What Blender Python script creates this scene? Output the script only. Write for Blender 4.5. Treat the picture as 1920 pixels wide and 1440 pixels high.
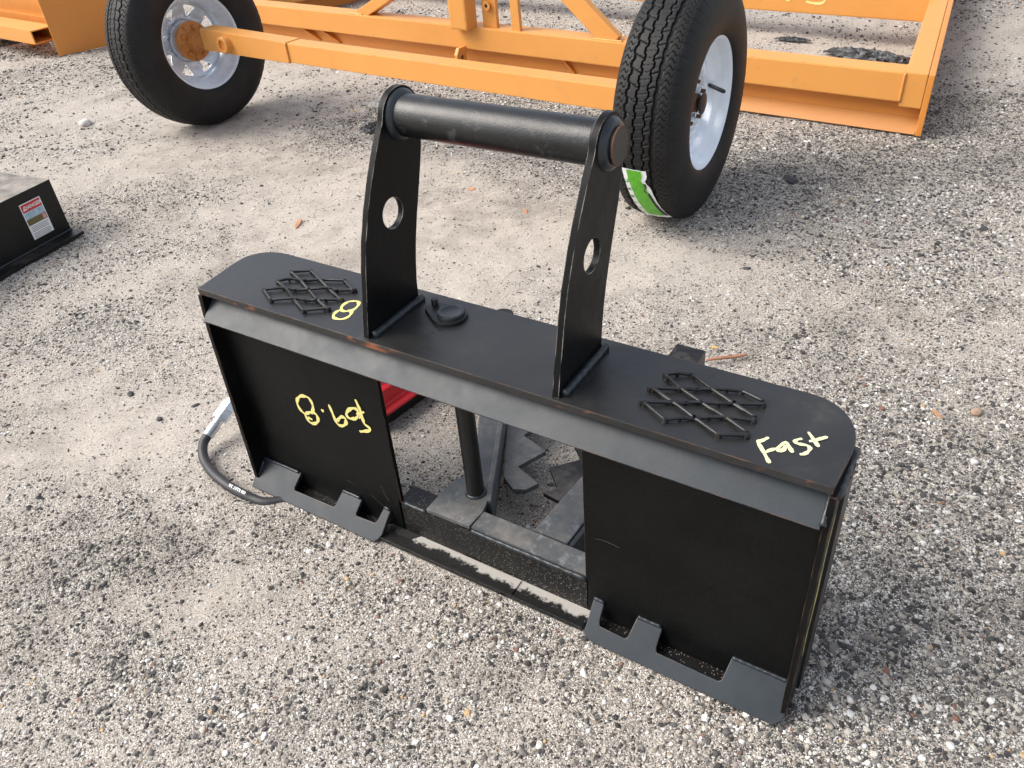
import bpy, bmesh, math, random
import numpy as np
from mathutils import Vector, Matrix, Quaternion
random.seed(7); np.random.seed(7)
for o in list(bpy.data.objects): bpy.data.objects.remove(o)
S = bpy.context.scene
COL = S.collection
PI = math.pi
R = math.radians

# ------------------------------------------------------------------ camera, world, sun, exposure
cam = bpy.data.cameras.new('camera'); camo = bpy.data.objects.new('camera', cam); COL.objects.link(camo)
yaw, pit, rol = R(-34.355), R(36.992), R(-5.031)
fw = Vector((math.sin(yaw)*math.cos(pit), math.cos(yaw)*math.cos(pit), -math.sin(pit)))
rt = Vector((math.cos(yaw), -math.sin(yaw), 0)); up = rt.cross(fw)
r2 = rt*math.cos(rol)+up*math.sin(rol); u2 = -rt*math.sin(rol)+up*math.cos(rol)
M = Matrix((r2, u2, -fw)).transposed().to_4x4(); M.translation = Vector((1.22033, -.845115, 1.200559))
camo.matrix_world = M
cam.sensor_width = 36; cam.lens = 36*1496/1920; cam.clip_start = .05; cam.clip_end = 2000
S.camera = camo
SUN_AZ, SUN_EL = R(-122), R(46)         # azimuth from +Y clockwise: the light comes from behind the camera, left
W = bpy.data.worlds.new('World'); S.world = W; W.use_nodes = True
nt = W.node_tree; bgn = nt.nodes['Background']
sk = nt.nodes.new('ShaderNodeTexSky'); sk.sky_type = 'NISHITA'; sk.sun_disc = False
sk.sun_elevation = SUN_EL; sk.sun_rotation = SUN_AZ; sk.air_density = 1.0; sk.dust_density = 3.5; sk.ozone_density = 1.0
hs = nt.nodes.new('ShaderNodeHueSaturation'); hs.inputs['Saturation'].default_value = .5     # thin high cloud greys the blue
nt.links.new(sk.outputs[0], hs.inputs['Color']); nt.links.new(hs.outputs[0], bgn.inputs[0]); bgn.inputs[1].default_value = .15
sl = bpy.data.lights.new('sun', 'SUN'); sl.energy = 1.5; sl.angle = R(45); sl.color = (1, .94, .86)
so = bpy.data.objects.new('sun', sl); COL.objects.link(so)
sd = Vector((math.sin(SUN_AZ)*math.cos(SUN_EL), math.cos(SUN_AZ)*math.cos(SUN_EL), math.sin(SUN_EL)))
so.rotation_euler = sd.to_track_quat('Z', 'Y').to_euler(); so.location = (0, 0, 20)
S.render.engine = 'CYCLES'
S.view_settings.view_transform = 'Standard'; S.view_settings.look = 'None'
S.view_settings.exposure = .80; S.view_settings.gamma = 1; S.view_settings.use_curve_mapping = False

# ------------------------------------------------------------------ materials
class NT:
    def __init__(s, name):
        s.m = bpy.data.materials.new(name); s.m.use_nodes = True; s.t = s.m.node_tree
        s.b = s.t.nodes['Principled BSDF']
    def n(s, typ, **kw):
        nd = s.t.nodes.new('ShaderNode'+typ)
        for k, v in kw.items():
            if k.startswith('i_'): nd.inputs[k[2:].replace('_', ' ')].default_value = v
            else: setattr(nd, k, v)
        return nd
    def l(s, a, b): s.t.links.new(a, b)
    def coord(s, which='Object'): return s.n('TexCoord').outputs[which]
    def noise(s, scale, detail=4, rough=.55, co=None):
        nd = s.n('TexNoise'); nd.inputs['Scale'].default_value = scale; nd.inputs['Detail'].default_value = detail
        nd.inputs['Roughness'].default_value = rough; s.l(co if co is not None else s.coord(), nd.inputs['Vector']); return nd.outputs['Fac']
    def ramp(s, fac, stops, interp='LINEAR'):
        nd = s.n('ValToRGB'); cr = nd.color_ramp; cr.interpolation = interp
        while len(cr.elements) > 1: cr.elements.remove(cr.elements[-1])
        cr.elements[0].position = stops[0][0]; c = stops[0][1]; cr.elements[0].color = (*c, 1) if not isinstance(c, (int, float)) else (c, c, c, 1)
        for p, c in stops[1:]:
            e = cr.elements.new(p); e.color = (*c, 1) if not isinstance(c, (int, float)) else (c, c, c, 1)
        s.l(fac, nd.inputs[0]); return nd.outputs[0]
    def math(s, op, a, b=None):
        nd = s.n('Math', operation=op)
        for i, v in enumerate((a, b)):
            if v is None: continue
            if isinstance(v, (int, float)): nd.inputs[i].default_value = v
            else: s.l(v, nd.inputs[i])
        return nd.outputs[0]
    def mix(s, fac, a, b):
        nd = s.n('Mix', data_type='RGBA')
        for i, v in ((0, fac), (6, a), (7, b)):
            if isinstance(v, (int, float)): nd.inputs[i].default_value = v
            elif isinstance(v, tuple): nd.inputs[i].default_value = (*v, 1)
            else: s.l(v, nd.inputs[i])
        return nd.outputs[2]
    def bump(s, h, dist, strength=1.0):
        nd = s.n('Bump'); nd.inputs['Distance'].default_value = dist; nd.inputs['Strength'].default_value = strength
        s.l(h, nd.inputs['Height']); s.l(nd.outputs[0], s.b.inputs['Normal']); return nd
    def edge(s, rad):
        bv = s.n('Bevel'); bv.samples = 4; bv.inputs['Radius'].default_value = rad
        g = s.n('NewGeometry'); d = s.n('VectorMath', operation='DOT_PRODUCT')
        s.l(bv.outputs[0], d.inputs[0]); s.l(g.outputs['Normal'], d.inputs[1])
        return s.math('SUBTRACT', 1.0, d.outputs['Value'])
    def upz(s):
        g = s.n('NewGeometry'); x = s.n('SeparateXYZ'); s.l(g.outputs['Normal'], x.inputs[0]); return x.outputs[2]
    def set(s, **kw):
        for k, v in kw.items():
            k = k.replace('_', ' ')
            if isinstance(v, tuple): v = (*v, 1)
            if hasattr(v, 'is_linked') or hasattr(v, 'links'): s.l(v, s.b.inputs[k])
            else: s.b.inputs[k].default_value = v
        return s.m

def m_black(name, dust=0., base=(.011, .0115, .012), rough=.36, rust=.5, speck=.25, orange=0., scuff=0., spec=.5, wear=(.17, .085, .05), peel=.55, upz=.3, lip=0.):
    t = NT(name); co = t.coord()
    n1 = t.noise(7, 5, .6, co); n2 = t.noise(60, 3, .6, co)
    col = t.mix(t.ramp(n1, [(.35, 0.), (.7, 1.)]), base, tuple(b*1.7+.002 for b in base))
    # scattered dust grains stuck to the paint
    v = t.n('TexVoronoi'); v.inputs['Scale'].default_value = 1.0 if speck < 2 else 260; t.l(co, v.inputs['Vector'])
    sp = t.n('SeparateColor'); t.l(v.outputs['Color'], sp.inputs[0])
    pick = t.math('GREATER_THAN', sp.outputs[0], 1-speck*.12)
    near = t.math('LESS_THAN', v.outputs['Distance'], .16 if speck < 2 else .26)
    cl = t.ramp(t.noise(9, 3, .6, co), [(.45 if speck < 2 else .30, 0.), (.62, 1.)])
    grain = t.math('MULTIPLY', t.math('MULTIPLY', pick, near), cl)
    col = t.mix(t.math('MULTIPLY', grain, .8), col, (.34, .31, .27))
    if dust > 0:
        d = t.ramp(t.math('ADD', t.math('MULTIPLY', n1, .7), t.math('MULTIPLY', n2, .3)), [(.62-dust*.35, 0.), (.80-dust*.2, 1.)])
        zz = t.ramp(t.upz(), [(upz, .15 if upz < .4 else 0.), (.9, 1.)])
        d = t.math('MULTIPLY', d, zz)
        col = t.mix(t.math('MULTIPLY', d, min(1, dust*1.2)), col, t.mix(t.ramp(t.noise(11, 6, .75, co), [(.40, 0.), (.62, 1.)]), (.13, .112, .09), (.33, .29, .24)))
    if scuff > 0:
        w = t.noise(34, 6, .75, co); q = t.ramp(w, [(.60-scuff*.05, 0.), (.66, 1.)])
        col = t.mix(t.math('MULTIPLY', q, scuff), col, (.19, .2, .2))
    e = t.ramp(t.edge(.0022), [(.02, 0.), (.10, 1.)])
    en = t.ramp(t.noise(26, 4, .7, co), [(.52-.1*rust, 0.), (.62, 1.)])
    col = t.mix(t.math('MULTIPLY', t.math('MULTIPLY', e, en), rust), col, wear)
    if lip > 0:                                    # rust bleeding on the flame-cut front edge
        g = t.n('NewGeometry'); xn = t.n('SeparateXYZ'); t.l(g.outputs['True Normal'], xn.inputs[0])
        fr = t.math('LESS_THAN', xn.outputs[1], -.6); q = t.ramp(t.noise(9, 5, .7, co), [(.54, 0.), (.60, 1.)])
        col = t.mix(t.math('MULTIPLY', t.math('MULTIPLY', fr, q), lip), col, t.mix(t.noise(60, 3, .6, co), (.08, .035, .02), (.36, .12, .045)))
    if orange > 0:
        q = t.ramp(t.noise(13, 3, .6, co), [(.66, 0.), (.68, 1.)])
        col = t.mix(t.math('MULTIPLY', q, orange), col, (.42, .17, .05))
    rr = t.ramp(t.noise(14, 5, .65, co), [(.3, rough-.06), (.75, rough+.14)])
    t.bump(t.math('ADD', t.noise(420, 2, .5, co), t.math('MULTIPLY', t.noise(40, 3, .5, co), 1.6)), .00055, peel)
    return t.set(Base_Color=col, Roughness=rr, Specular_IOR_Level=spec)

def m_orange(name, base=(.70, .315, .075), dirty=.38):
    t = NT(name); co = t.coord(); n1 = t.noise(3, 5, .6, co)
    col = t.mix(t.ramp(n1, [(.3, 0.), (.75, 1.)]), base, (base[0]*.93, base[1]*.88, base[2]*.8))
    d = t.ramp(t.noise(11, 6, .7, co), [(.58, 0.), (.74, 1.)])
    col = t.mix(t.math('MULTIPLY', d, dirty), col, (.42, .24, .10))
    e = t.ramp(t.edge(.004), [(.03, 0.), (.12, 1.)])
    en = t.ramp(t.noise(16, 6, .8, co), [(.545, 0.), (.575, 1.)])
    col = t.mix(t.math('MULTIPLY', e, en), col, (.10, .075, .055))
    ch = t.ramp(t.noise(55, 2, .5, co), [(.76, 0.), (.78, 1.)])
    col = t.mix(t.math('MULTIPLY', ch, .8), col, (.12, .08, .05))
    t.bump(t.noise(260, 2, .5, co), .0006, .4)
    return t.set(Base_Color=col, Roughness=.48)

def m_plain(name, col, rough=.6, metal=0., var=.15, scale=30, bump=.0004, bs=200):
    t = NT(name); co = t.coord()
    c = t.mix(t.ramp(t.noise(scale, 4, .6, co), [(.3, 0.), (.7, 1.)]), tuple(x*(1-var) for x in col), tuple(min(1, x*(1+var)) for x in col))
    t.bump(t.noise(bs, 3, .6, co), bump, .5)
    return t.set(Base_Color=c, Roughness=rough, Metallic=metal)

def m_rubber():
    t = NT('tyre_rubber'); co = t.coord()
    n = t.noise(12, 5, .65, co)
    c = t.mix(t.ramp(n, [(.45, 0.), (.8, 1.)]), (.0055, .0056, .006), (.016, .015, .014))
    t.bump(t.noise(300, 2, .5, co), .0004, .5)
    return t.set(Base_Color=c, Roughness=.58, Specular_IOR_Level=.35)

def m_galv():
    t = NT('galvanised_steel'); co = t.coord()
    v = t.n('TexVoronoi'); v.inputs['Scale'].default_value = 55; t.l(co, v.inputs['Vector'])
    sp = t.n('SeparateColor'); t.l(v.outputs['Color'], sp.inputs[0])
    c = t.mix(sp.outputs[0], (.62, .70, .78), (.72, .79, .86))
    c = t.mix(t.ramp(t.noise(15, 5, .6, co), [(.5, 0.), (.8, .5)]), c, (.50, .56, .62))
    return t.set(Base_Color=c, Roughness=.38, Metallic=.35)

def m_ground():
    t = NT('sandy_gravel_ground'); co = t.coord()
    at = t.n('Attribute', attribute_name='grit'); g = at.outputs['Fac']
    def cells(scale, stops, off):
        mp = t.n('Mapping'); mp.inputs['Location'].default_value = (off, off*1.7, off*.3); t.l(co, mp.inputs[0])
        nz = t.n('TexNoise'); nz.inputs['Scale'].default_value = scale*1.2; t.l(mp.outputs[0], nz.inputs['Vector'])
        va = t.n('VectorMath', operation='MULTIPLY_ADD'); va.inputs[1].default_value = (.9/scale,)*3
        t.l(nz.outputs['Color'], va.inputs[0]); t.l(mp.outputs[0], va.inputs[2])
        v = t.n('TexVoronoi'); v.inputs['Scale'].default_value = scale; t.l(va.outputs[0], v.inputs['Vector'])
        sp = t.n('SeparateColor'); t.l(v.outputs['Color'], sp.inputs[0])
        return t.ramp(sp.outputs[0], stops, 'CONSTANT'), v.outputs['Distance'], sp.outputs[1]
    stops = [(0., (.020, .021, .023)), (.17, (.070, .068, .066)), (.33, (.16, .15, .14)), (.47, (.34, .305, .265)), (.66, (.46, .42, .36)), (.80, (.64, .60, .54)), (.91, (.86, .83, .78))]
    c1, d1, _ = cells(560, stops, 0); c2, d2, p2 = cells(300, stops, 3.1); c3, d3, p3 = cells(1.0, stops, 7.7)
    sand = t.mix(t.noise(700, 2, .6, co), (.43, .385, .33), (.62, .56, .49))
    blot = t.ramp(t.noise(2.2, 5, .6, co), [(.3, 0.), (.7, 1.)])
    sand = t.mix(t.math('MULTIPLY', blot, .5), sand, (.43, .38, .33))
    ta = t.n('Attribute', attribute_name='tone').outputs['Fac']; c1 = t.mix(t.math('MULTIPLY', ta, .75), c1, t.mix(.5, c1, (.05, .042, .034)))
    sand = t.mix(t.math('MULTIPLY', ta, .55), sand, (.24, .205, .17))
    f1 = t.ramp(g, [(0., .24), (.5, .58), (1., .90)])
    col = t.mix(f1, sand, c1)
    k2 = t.math('GREATER_THAN', p2, t.math('SUBTRACT', .93, t.math('MULTIPLY', g, .6)))
    s2 = t.math('MULTIPLY', k2, t.math('LESS_THAN', d2, .42)); col = t.mix(s2, col, c2)
    k3 = t.math('GREATER_THAN', p3, t.math('SUBTRACT', .995, t.math('MULTIPLY', g, .18)))
    s3 = t.math('MULTIPLY', k3, t.math('LESS_THAN', d3, .36)); col = t.mix(s3, col, c3)
    h = t.math('ADD', t.math('MULTIPLY', t.math('SUBTRACT', .5, d1), .4), t.math('ADD', t.math('MULTIPLY', s2, t.math('SUBTRACT', .6, d2)), t.math('MULTIPLY', s3, t.math('SUBTRACT', 1.1, t.math('MULTIPLY', d3, 2)))))
    t.bump(t.math('ADD', h, t.math('MULTIPLY', t.noise(45, 4, .6, co), .9)), .0026, .8)
    return t.set(Base_Color=col, Roughness=.9, Specular_IOR_Level=.2)

def m_stone():
    t = NT('gravel_stone'); oi = t.n('ObjectInfo'); tn = t.n('Attribute', attribute_name='tone', attribute_type='INSTANCER').outputs['Fac']
    r = t.math('MULTIPLY', oi.outputs['Random'], t.math('SUBTRACT', 1.0, t.math('MULTIPLY', t.math('GREATER_THAN', tn, .05), t.math('MULTIPLY', tn, .42))))
    c = t.ramp(r, [(0., (.022, .023, .026)), (.16, (.055, .056, .058)), (.30, (.11, .107, .10)), (.40, (.20, .187, .17)), (.49, (.34, .305, .26)),
                   (.60, (.48, .435, .365)), (.71, (.28, .235, .19)), (.76, (.64, .60, .53)), (.86, (.86, .84, .80)), (.965, (.24, .115, .08)), (.985, (.58, .38, .18))], 'CONSTANT')
    co = t.coord(); c = t.mix(t.ramp(t.noise(4, 4, .7, co), [(.4, 0.), (.8, .35)]), c, (.40, .35, .30))
    t.bump(t.noise(6, 3, .6, co), .1, .4)
    return t.set(Base_Color=c, Roughness=.75)

BLK = m_black('black_paint', base=(.008, .0085, .009), spec=.4)
BLK_PANEL = m_black('black_panel_paint', base=(.0022, .0025, .0025), rough=.36, speck=.6, rust=.9, spec=.16)
BLK_ARM = m_black('black_arm_paint', base=(.0035, .0037, .004), rough=.34, speck=.1, rust=.95, spec=.13, wear=(.36, .34, .30))
BLK_EDGE = m_black('black_step_paint', rough=.33, rust=1., speck=.15, base=(.0125, .0125, .0125), spec=.6, lip=.9, dust=.10)
BLK_HOOK = m_black('sky_tinted_black_paint', rough=.40, rust=1., speck=.1, base=(.0105, .0155, .020), spec=.42, peel=.2)  # bluish sky reflection put into the base colour
BLK_TUBE = m_black('black_tube_paint', rough=.30, speck=.1, rust=.5, scuff=.22, base=(.006, .0065, .007), spec=.5)
BLK_GRIP = m_black('black_grip_paint', rough=.34, speck=0, rust=.25, base=(.007, .0075, .008), spec=.5)
BLK_DIRT = m_black('dusty_black_paint', dust=.45, speck=1.2, rust=.5, base=(.006, .006, .006), spec=.4, upz=.5)
BLK_DUST = m_black('scratched_black_paint', dust=.65, speck=.8, rust=.4, scuff=.9, base=(.058, .064, .068))
BLK_RUST = m_black('rust_patched_paint', dust=.5, speck=.5, rust=.7, scuff=.7, orange=.9, base=(.058, .064, .068))
BLK_SPECK = m_black('speckled_black_paint', speck=4.5, rust=.6, base=(.0055, .0052, .005), spec=.35)
WELD = m_black('painted_weld', rough=.32, base=(.014, .018, .022), rust=.1)
def m_ledge():
    t = NT('sand_drifted_ledge'); co = t.coord(); x = t.n('SeparateXYZ'); t.l(co, x.inputs[0])
    e = t.math('ADD', x.outputs[1], t.math('MULTIPLY', t.math('SUBTRACT', t.noise(34, 8, .8, co), .5), .075))
    e = t.math('ADD', e, t.math('MULTIPLY', t.math('SUBTRACT', t.noise(7, 2, .5, co), .5), .030))
    k = t.ramp(t.math('MULTIPLY', t.math('ADD', e, .042), 90.), [(.2, 0.), (.8, 1.)])
    v = t.n('TexVoronoi'); v.inputs['Scale'].default_value = 1.0; t.l(co, v.inputs['Vector'])
    sp = t.n('SeparateColor'); t.l(v.outputs['Color'], sp.inputs[0])
    sand = t.mix(t.math('MULTIPLY', t.math('GREATER_THAN', sp.outputs[0], .55), t.math('LESS_THAN', v.outputs['Distance'], .4)), (.40, .38, .345), (.012, .012, .012))
    n = t.ramp(t.noise(1.0, 3, .7, co), [(.60, 0.), (.72, .35)])
    blk = t.mix(n, (.006, .006, .0062), (.25, .23, .2))
    t.bump(t.noise(200, 3, .6, co), .001, .6)
    return t.set(Base_Color=t.mix(k, blk, sand), Roughness=t.ramp(k, [(0., .35), (1., .9)]))
BLK_LEDGE = m_ledge()
ORG = m_orange('orange_paint'); ORG_SHADE = m_orange('orange_shaded_dirty_paint', base=(.66, .26, .05), dirty=.4)  # second orange: shade of recesses and side faces put into a darker base
ORG_FOOT = m_orange('worn_orange_paint', base=(.50, .215, .055), dirty=.7)
ORG_HUB = m_orange('orange_hub_paint', base=(.50, .19, .04), dirty=.5)
RUB = m_rubber(); GALV = m_galv()
WHT = m_plain('white_wheel_paint', (.86, .91, .97), .35, 0, .03)
RED = m_plain('red_enamel', (.66, .014, .020), .28, 0, .12, 20)
STEEL = m_plain('zinc_plated_steel', (.66, .70, .72), .3, .8, .08)
HOSEM = m_plain('black_hose_rubber', (.03, .031, .033), .5, 0, .2, 60)
def m_marker(name, col):                            # chalky paint-marker strokes, dry and thin in places
    t = NT(name); co = t.coord(); n = t.ramp(t.noise(1.0, 5, .75, co), [(.56, 0.), (.74, .8)])
    c = t.mix(n, t.mix(t.noise(40, 3, .6, co), col, tuple(x*.82 for x in col)), (.16, .15, .09))
    return t.set(Base_Color=c, Roughness=.6)
MARK = m_marker('yellow_paint_marker', (.83, .74, .26)) if True else m_plain('yellow_paint_marker', (.83, .74, .26), .5, 0, .07, 90)
MARK2 = m_marker('pale_yellow_paint_marker', (.80, .80, .46))
LBLW = m_plain('white_label', (.80, .82, .82), .4, 0, .03)
LBLG = m_plain('green_label', (.10, .42, .015), .4, 0, .2, 60)
LBLR = m_plain('red_label', (.55, .03, .035), .4, 0, .05)
LBLK = m_plain('black_print', (.02, .02, .022), .5, 0, .05)
LBLS = m_plain('sky_print', (.35, .50, .60), .4, 0, .3, 90)
LBLF = m_plain('field_print', (.16, .13, .04), .4, 0, .5, 1.0)
RUSTM = m_plain('rusty_steel', (.15, .062, .032), .8, 0, .4, 80)
DARKIN = m_plain('dark_bore', (.02, .017, .012), .8, 0, .2)
WOOD = m_plain('splintered_wood', (.48, .25, .13), .8, 0, .25, 90)
PLAST = m_plain('black_plastic_film', (.022, .025, .028), .42, 0, .3, 30)
RAG = m_plain('dirty_pale_rag', (.40, .38, .35), .9, 0, .3, 40)
LUMP = m_plain('chalky_stone', (.62, .58, .54), .9, 0, .2, 40)
GROUND = m_ground(); STONE = m_stone()

# ------------------------------------------------------------------ object helpers
def obj(name, bm, mat, parent=None, smooth=False, world=True, auto=None, **props):
    if parent is not None and world: bm.transform(parent['_inv'] if False else INV[parent.name])
    me = bpy.data.meshes.new(name)
    bmesh.ops.recalc_face_normals(bm, faces=bm.faces)
    bm.to_mesh(me); bm.free(); me.materials.append(mat)
    if smooth:
        for p in me.polygons: p.use_smooth = True
        if auto: me.set_sharp_from_angle(angle=R(auto))
    o = bpy.data.objects.new(name, me); COL.objects.link(o)
    if parent is not None: o.parent = parent; INV[o.name] = INV[parent.name]
    for k, v in props.items(): o[k] = v
    return o
INV = {}
def thing(name, label, cat, loc=(0, 0, 0), rz=0, group=None):
    o = bpy.data.objects.new(name, None); COL.objects.link(o); o.location = loc; o.rotation_euler = (0, 0, rz)
    o.empty_display_size = .1; o['label'] = label; o['category'] = cat
    if group: o['group'] = group
    INV[o.name] = (Matrix.Translation(loc) @ Matrix.Rotation(rz, 4, 'Z')).inverted()
    return o
def tag(o, label, cat, group=None):
    o['label'] = label; o['category'] = cat
    if group: o['group'] = group
    return o
def sub(name, parent, loc, rot=None):          # an empty that carries a part's own sub-parts
    o = bpy.data.objects.new(name, None); COL.objects.link(o); o.parent = parent; o.empty_display_size = .05
    o.location = loc
    if rot is not None: o.rotation_euler = rot
    INV[o.name] = Matrix.Identity(4); return o
def bevel(bm, w, seg=2):
    if w > 0:
        es = [e for e in bm.edges if len(e.link_faces) == 2 and e.calc_face_angle(0) > R(28)]
        bmesh.ops.bevel(bm, geom=es, offset=w, segments=seg, affect='EDGES', profile=.6, clamp_overlap=True)
    return bm
def add_box(bm, x0, x1, y0, y1, z0, z1, mat=None):
    v = [bm.verts.new(p) for p in ((x0,y0,z0),(x1,y0,z0),(x1,y1,z0),(x0,y1,z0),(x0,y0,z1),(x1,y0,z1),(x1,y1,z1),(x0,y1,z1))]
    if mat is not None:
        for q in v: q.co = mat @ q.co
    for f in ((0,3,2,1),(4,5,6,7),(0,1,5,4),(1,2,6,5),(2,3,7,6),(3,0,4,7)): bm.faces.new([v[i] for i in f])
    return v
def box(x0, x1, y0, y1, z0, z1, bv=.0015, mat=None):
    bm = bmesh.new(); add_box(bm, x0, x1, y0, y1, z0, z1, mat); return bevel(bm, bv)
def prism(pts, vec, bv=.0012, seg=2):          # pts: 3D polygon, extruded by vec
    bm = bmesh.new(); vec = Vector(vec)
    a = [bm.verts.new(p) for p in pts]; b = [bm.verts.new(Vector(p)+vec) for p in pts]
    bm.faces.new(a); bm.faces.new(b[::-1]); n = len(a)
    for i in range(n): bm.faces.new((a[i], b[i], b[(i+1) % n], a[(i+1) % n]))
    bmesh.ops.recalc_face_normals(bm, faces=bm.faces)
    return bevel(bm, bv, seg)
def beam(p, q, w, h, bv=.004, upv=(0, 0, 1), end=0):   # rectangular bar from p to q
    p = Vector(p); q = Vector(q); d = (q-p).normalized(); s = d.cross(Vector(upv)).normalized(); u = s.cross(d)
    bm = bmesh.new(); c = []
    for e in (p, q):
        for a, b in ((-1,-1),(1,-1),(1,1),(-1,1)): c.append(bm.verts.new(e+s*a*w/2+u*b*h/2))
    for f in ((0,3,2,1),(4,5,6,7),(0,1,5,4),(1,2,6,5),(2,3,7,6),(3,0,4,7)): bm.faces.new([c[i] for i in f])
    bmesh.ops.recalc_face_normals(bm, faces=bm.faces)
    return bevel(bm, bv)
def lathe(profile, n=48, axis='X', org=(0, 0, 0), closed=False):   # profile (a, r)
    bm = bmesh.new(); rings = []
    for k in range(n):
        t = 2*PI*k/n; ring = []
        for a, r in profile:
            c, s = r*math.cos(t), r*math.sin(t)
            p = {'X': (a, c, s), 'Y': (c, a, s), 'Z': (c, s, a)}[axis]
            ring.append(bm.verts.new(Vector(p)+Vector(org)))
        rings.append(ring)
    m = len(profile)
    for k in range(n):
        A, B = rings[k], rings[(k+1) % n]
        for i in range(m if closed else m-1): 
            j = (i+1) % m
            bm.faces.new((A[i], A[j], B[j], B[i]))
    if not closed:
        for i in (0, -1):
            if profile[i][1] > 1e-5: bm.faces.new([rg[i] for rg in rings])
    bmesh.ops.remove_doubles(bm, verts=bm.verts, dist=1e-6)
    bmesh.ops.recalc_face_normals(bm, faces=bm.faces)
    return bm
def tube(bm, pts, r, n=8, cap=True, noise=0.):
    pts = [Vector(p) for p in pts]; rings = []; prev = None
    for i, p in enumerate(pts):
        d = (pts[min(i+1, len(pts)-1)]-pts[max(i-1, 0)]).normalized()
        if prev is None:
            a = d.cross(Vector((0, 0, 1)));  a = a.normalized() if a.length > 1e-3 else Vector((1, 0, 0))
        else: a = (prev-d*prev.dot(d)).normalized()
        prev = a; b = d.cross(a); rr = (r[i] if isinstance(r, list) else r)*(1+random.uniform(-noise, noise))
        rings.append([bm.verts.new(p+a*math.cos(2*PI*k/n)*rr+b*math.sin(2*PI*k/n)*rr) for k in range(n)])
    for A, B in zip(rings, rings[1:]):
        for k in range(n): bm.faces.new((A[k], A[(k+1) % n], B[(k+1) % n], B[k]))
    if cap: bm.faces.new(rings[0][::-1]); bm.faces.new(rings[-1])
def smooth_path(pts, m=4):
    pts = [Vector(p) for p in pts]; out = []
    for i in range(len(pts)-1):
        p0 = pts[max(i-1, 0)]; p1 = pts[i]; p2 = pts[i+1]; p3 = pts[min(i+2, len(pts)-1)]
        for k in range(m):
            t = k/m; out.append(.5*((2*p1)+(p2-p0)*t+(2*p0-5*p1+4*p2-p3)*t*t+(3*p1-p0-3*p2+p3)*t**3))
    return out+[pts[-1]]
def weld(p, q, r, step=.004):                    # a rippled weld bead
    bm = bmesh.new(); p = Vector(p); q = Vector(q); n = max(3, int((q-p).length/step)); 
    pts = [p+(q-p)*i/n+Vector((random.uniform(-1,1),)*3)*r*.06 for i in range(n+1)]
    tube(bm, pts, [r*(1+.10*math.sin(i*1.9)+random.uniform(-.07, .07)) for i in range(n+1)], 8); return bm
def ribbon(strokes, to3, nrm, w, th=.0006):      # hand-drawn marker strokes as thin raised paint
    bm = bmesh.new(); nrm = Vector(nrm); th *= .4
    for si_, s in enumerate(strokes):
        th += .00007
        pts = smooth_path([to3(a) for a in s], 4); L = []; Rr = []; n = len(pts)
        for i, p in enumerate(pts):
            d = (pts[min(i+1, n-1)]-pts[max(i-1, 0)]).normalized(); sd_ = d.cross(nrm)
            ww = w*(.5+.12*math.sin(i*.9+len(s)))*(1 if 0 < i < n-1 else .55)*random.uniform(.88, 1.12)
            L.append(bm.verts.new(p+sd_*ww+nrm*(th+len(bm.faces)*.000004))); Rr.append(bm.verts.new(p-sd_*ww+nrm*(th+len(bm.faces)*.000004)))
        for i in range(n-1):
            if (pts[i+1]-pts[i]).length > 1e-7: bm.faces.new((L[i], L[i+1], Rr[i+1], Rr[i]))
    return bm
def text_bm(s, size, mat4, extrude=0., bold=0.):
    cu = bpy.data.curves.new('lettering', 'FONT'); cu.body = s; cu.size = size; cu.extrude = extrude; cu.offset = bold
    cu.align_x = 'CENTER'; cu.align_y = 'CENTER'; cu.resolution_u = 3
    o = bpy.data.objects.new('lettering', cu); COL.objects.link(o)
    dg = bpy.context.evaluated_depsgraph_get(); me = bpy.data.meshes.new_from_object(o.evaluated_get(dg))
    bm = bmesh.new(); bm.from_mesh(me); bm.transform(mat4)
    bpy.data.objects.remove(o); bpy.data.curves.remove(cu); bpy.data.meshes.remove(me); return bm

# ------------------------------------------------------------------ ground
class VNoise:
    def __init__(s, seed): s.t = np.random.RandomState(seed).rand(256, 256)
    def __call__(s, x, y, sc):
        x = np.asarray(x)/sc; y = np.asarray(y)/sc; xi = np.floor(x).astype(int); yi = np.floor(y).astype(int)
        fx = x-xi; fy = y-yi; fx = fx*fx*(3-2*fx); fy = fy*fy*(3-2*fy)
        g = lambda a, b: s.t[a % 256, b % 256]
        return (g(xi, yi)*(1-fx)+g(xi+1, yi)*fx)*(1-fy)+(g(xi, yi+1)*(1-fx)+g(xi+1, yi+1)*fx)*fy
NA, NB, NC = VNoise(1), VNoise(2), VNoise(3)
SAND_BLOBS = [(-.60,-.17,.22,.9),(-1.89,1.17,.5,.7),(-.72,.91,.45,.8),(-.14,1.04,.45,1.),(.135,-.31,.14,1.),(-.06,1.3,.35,.7),(-.21,.26,.25,.6),(.25,3.3,.4,1.),(-1.8,1.5,.35,.6),(-2.2,3.,.5,.5),(.64,1.2,.3,.7),(-.55,1.5,.3,.6),(-1.2,1.1,.4,.5),(.47,.2,.2,.5),(-.4,0.,.2,.5)]
GRIT_BLOBS = [(-.07,-.52,.3,.6),(1.06,1.46,.4,.8),(1.05,2.6,.6,.9),(.53,1.95,.4,.9),(-1.28,1.88,.35,.8),(1.3,.42,.45,.9),(.16,-.20,.09,.7),(1.19,.72,.35,.8),(.75,-.26,.3,.5),(-1.71,.58,.35,.6),(-.9,.23,.18,.6),(1.24,.01,.4,.9),(.2,2.3,.5,.6),(-1.0,2.3,.4,.7),(.9,1.0,.25,.5),(-.35,-.35,.2,.1)]
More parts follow.
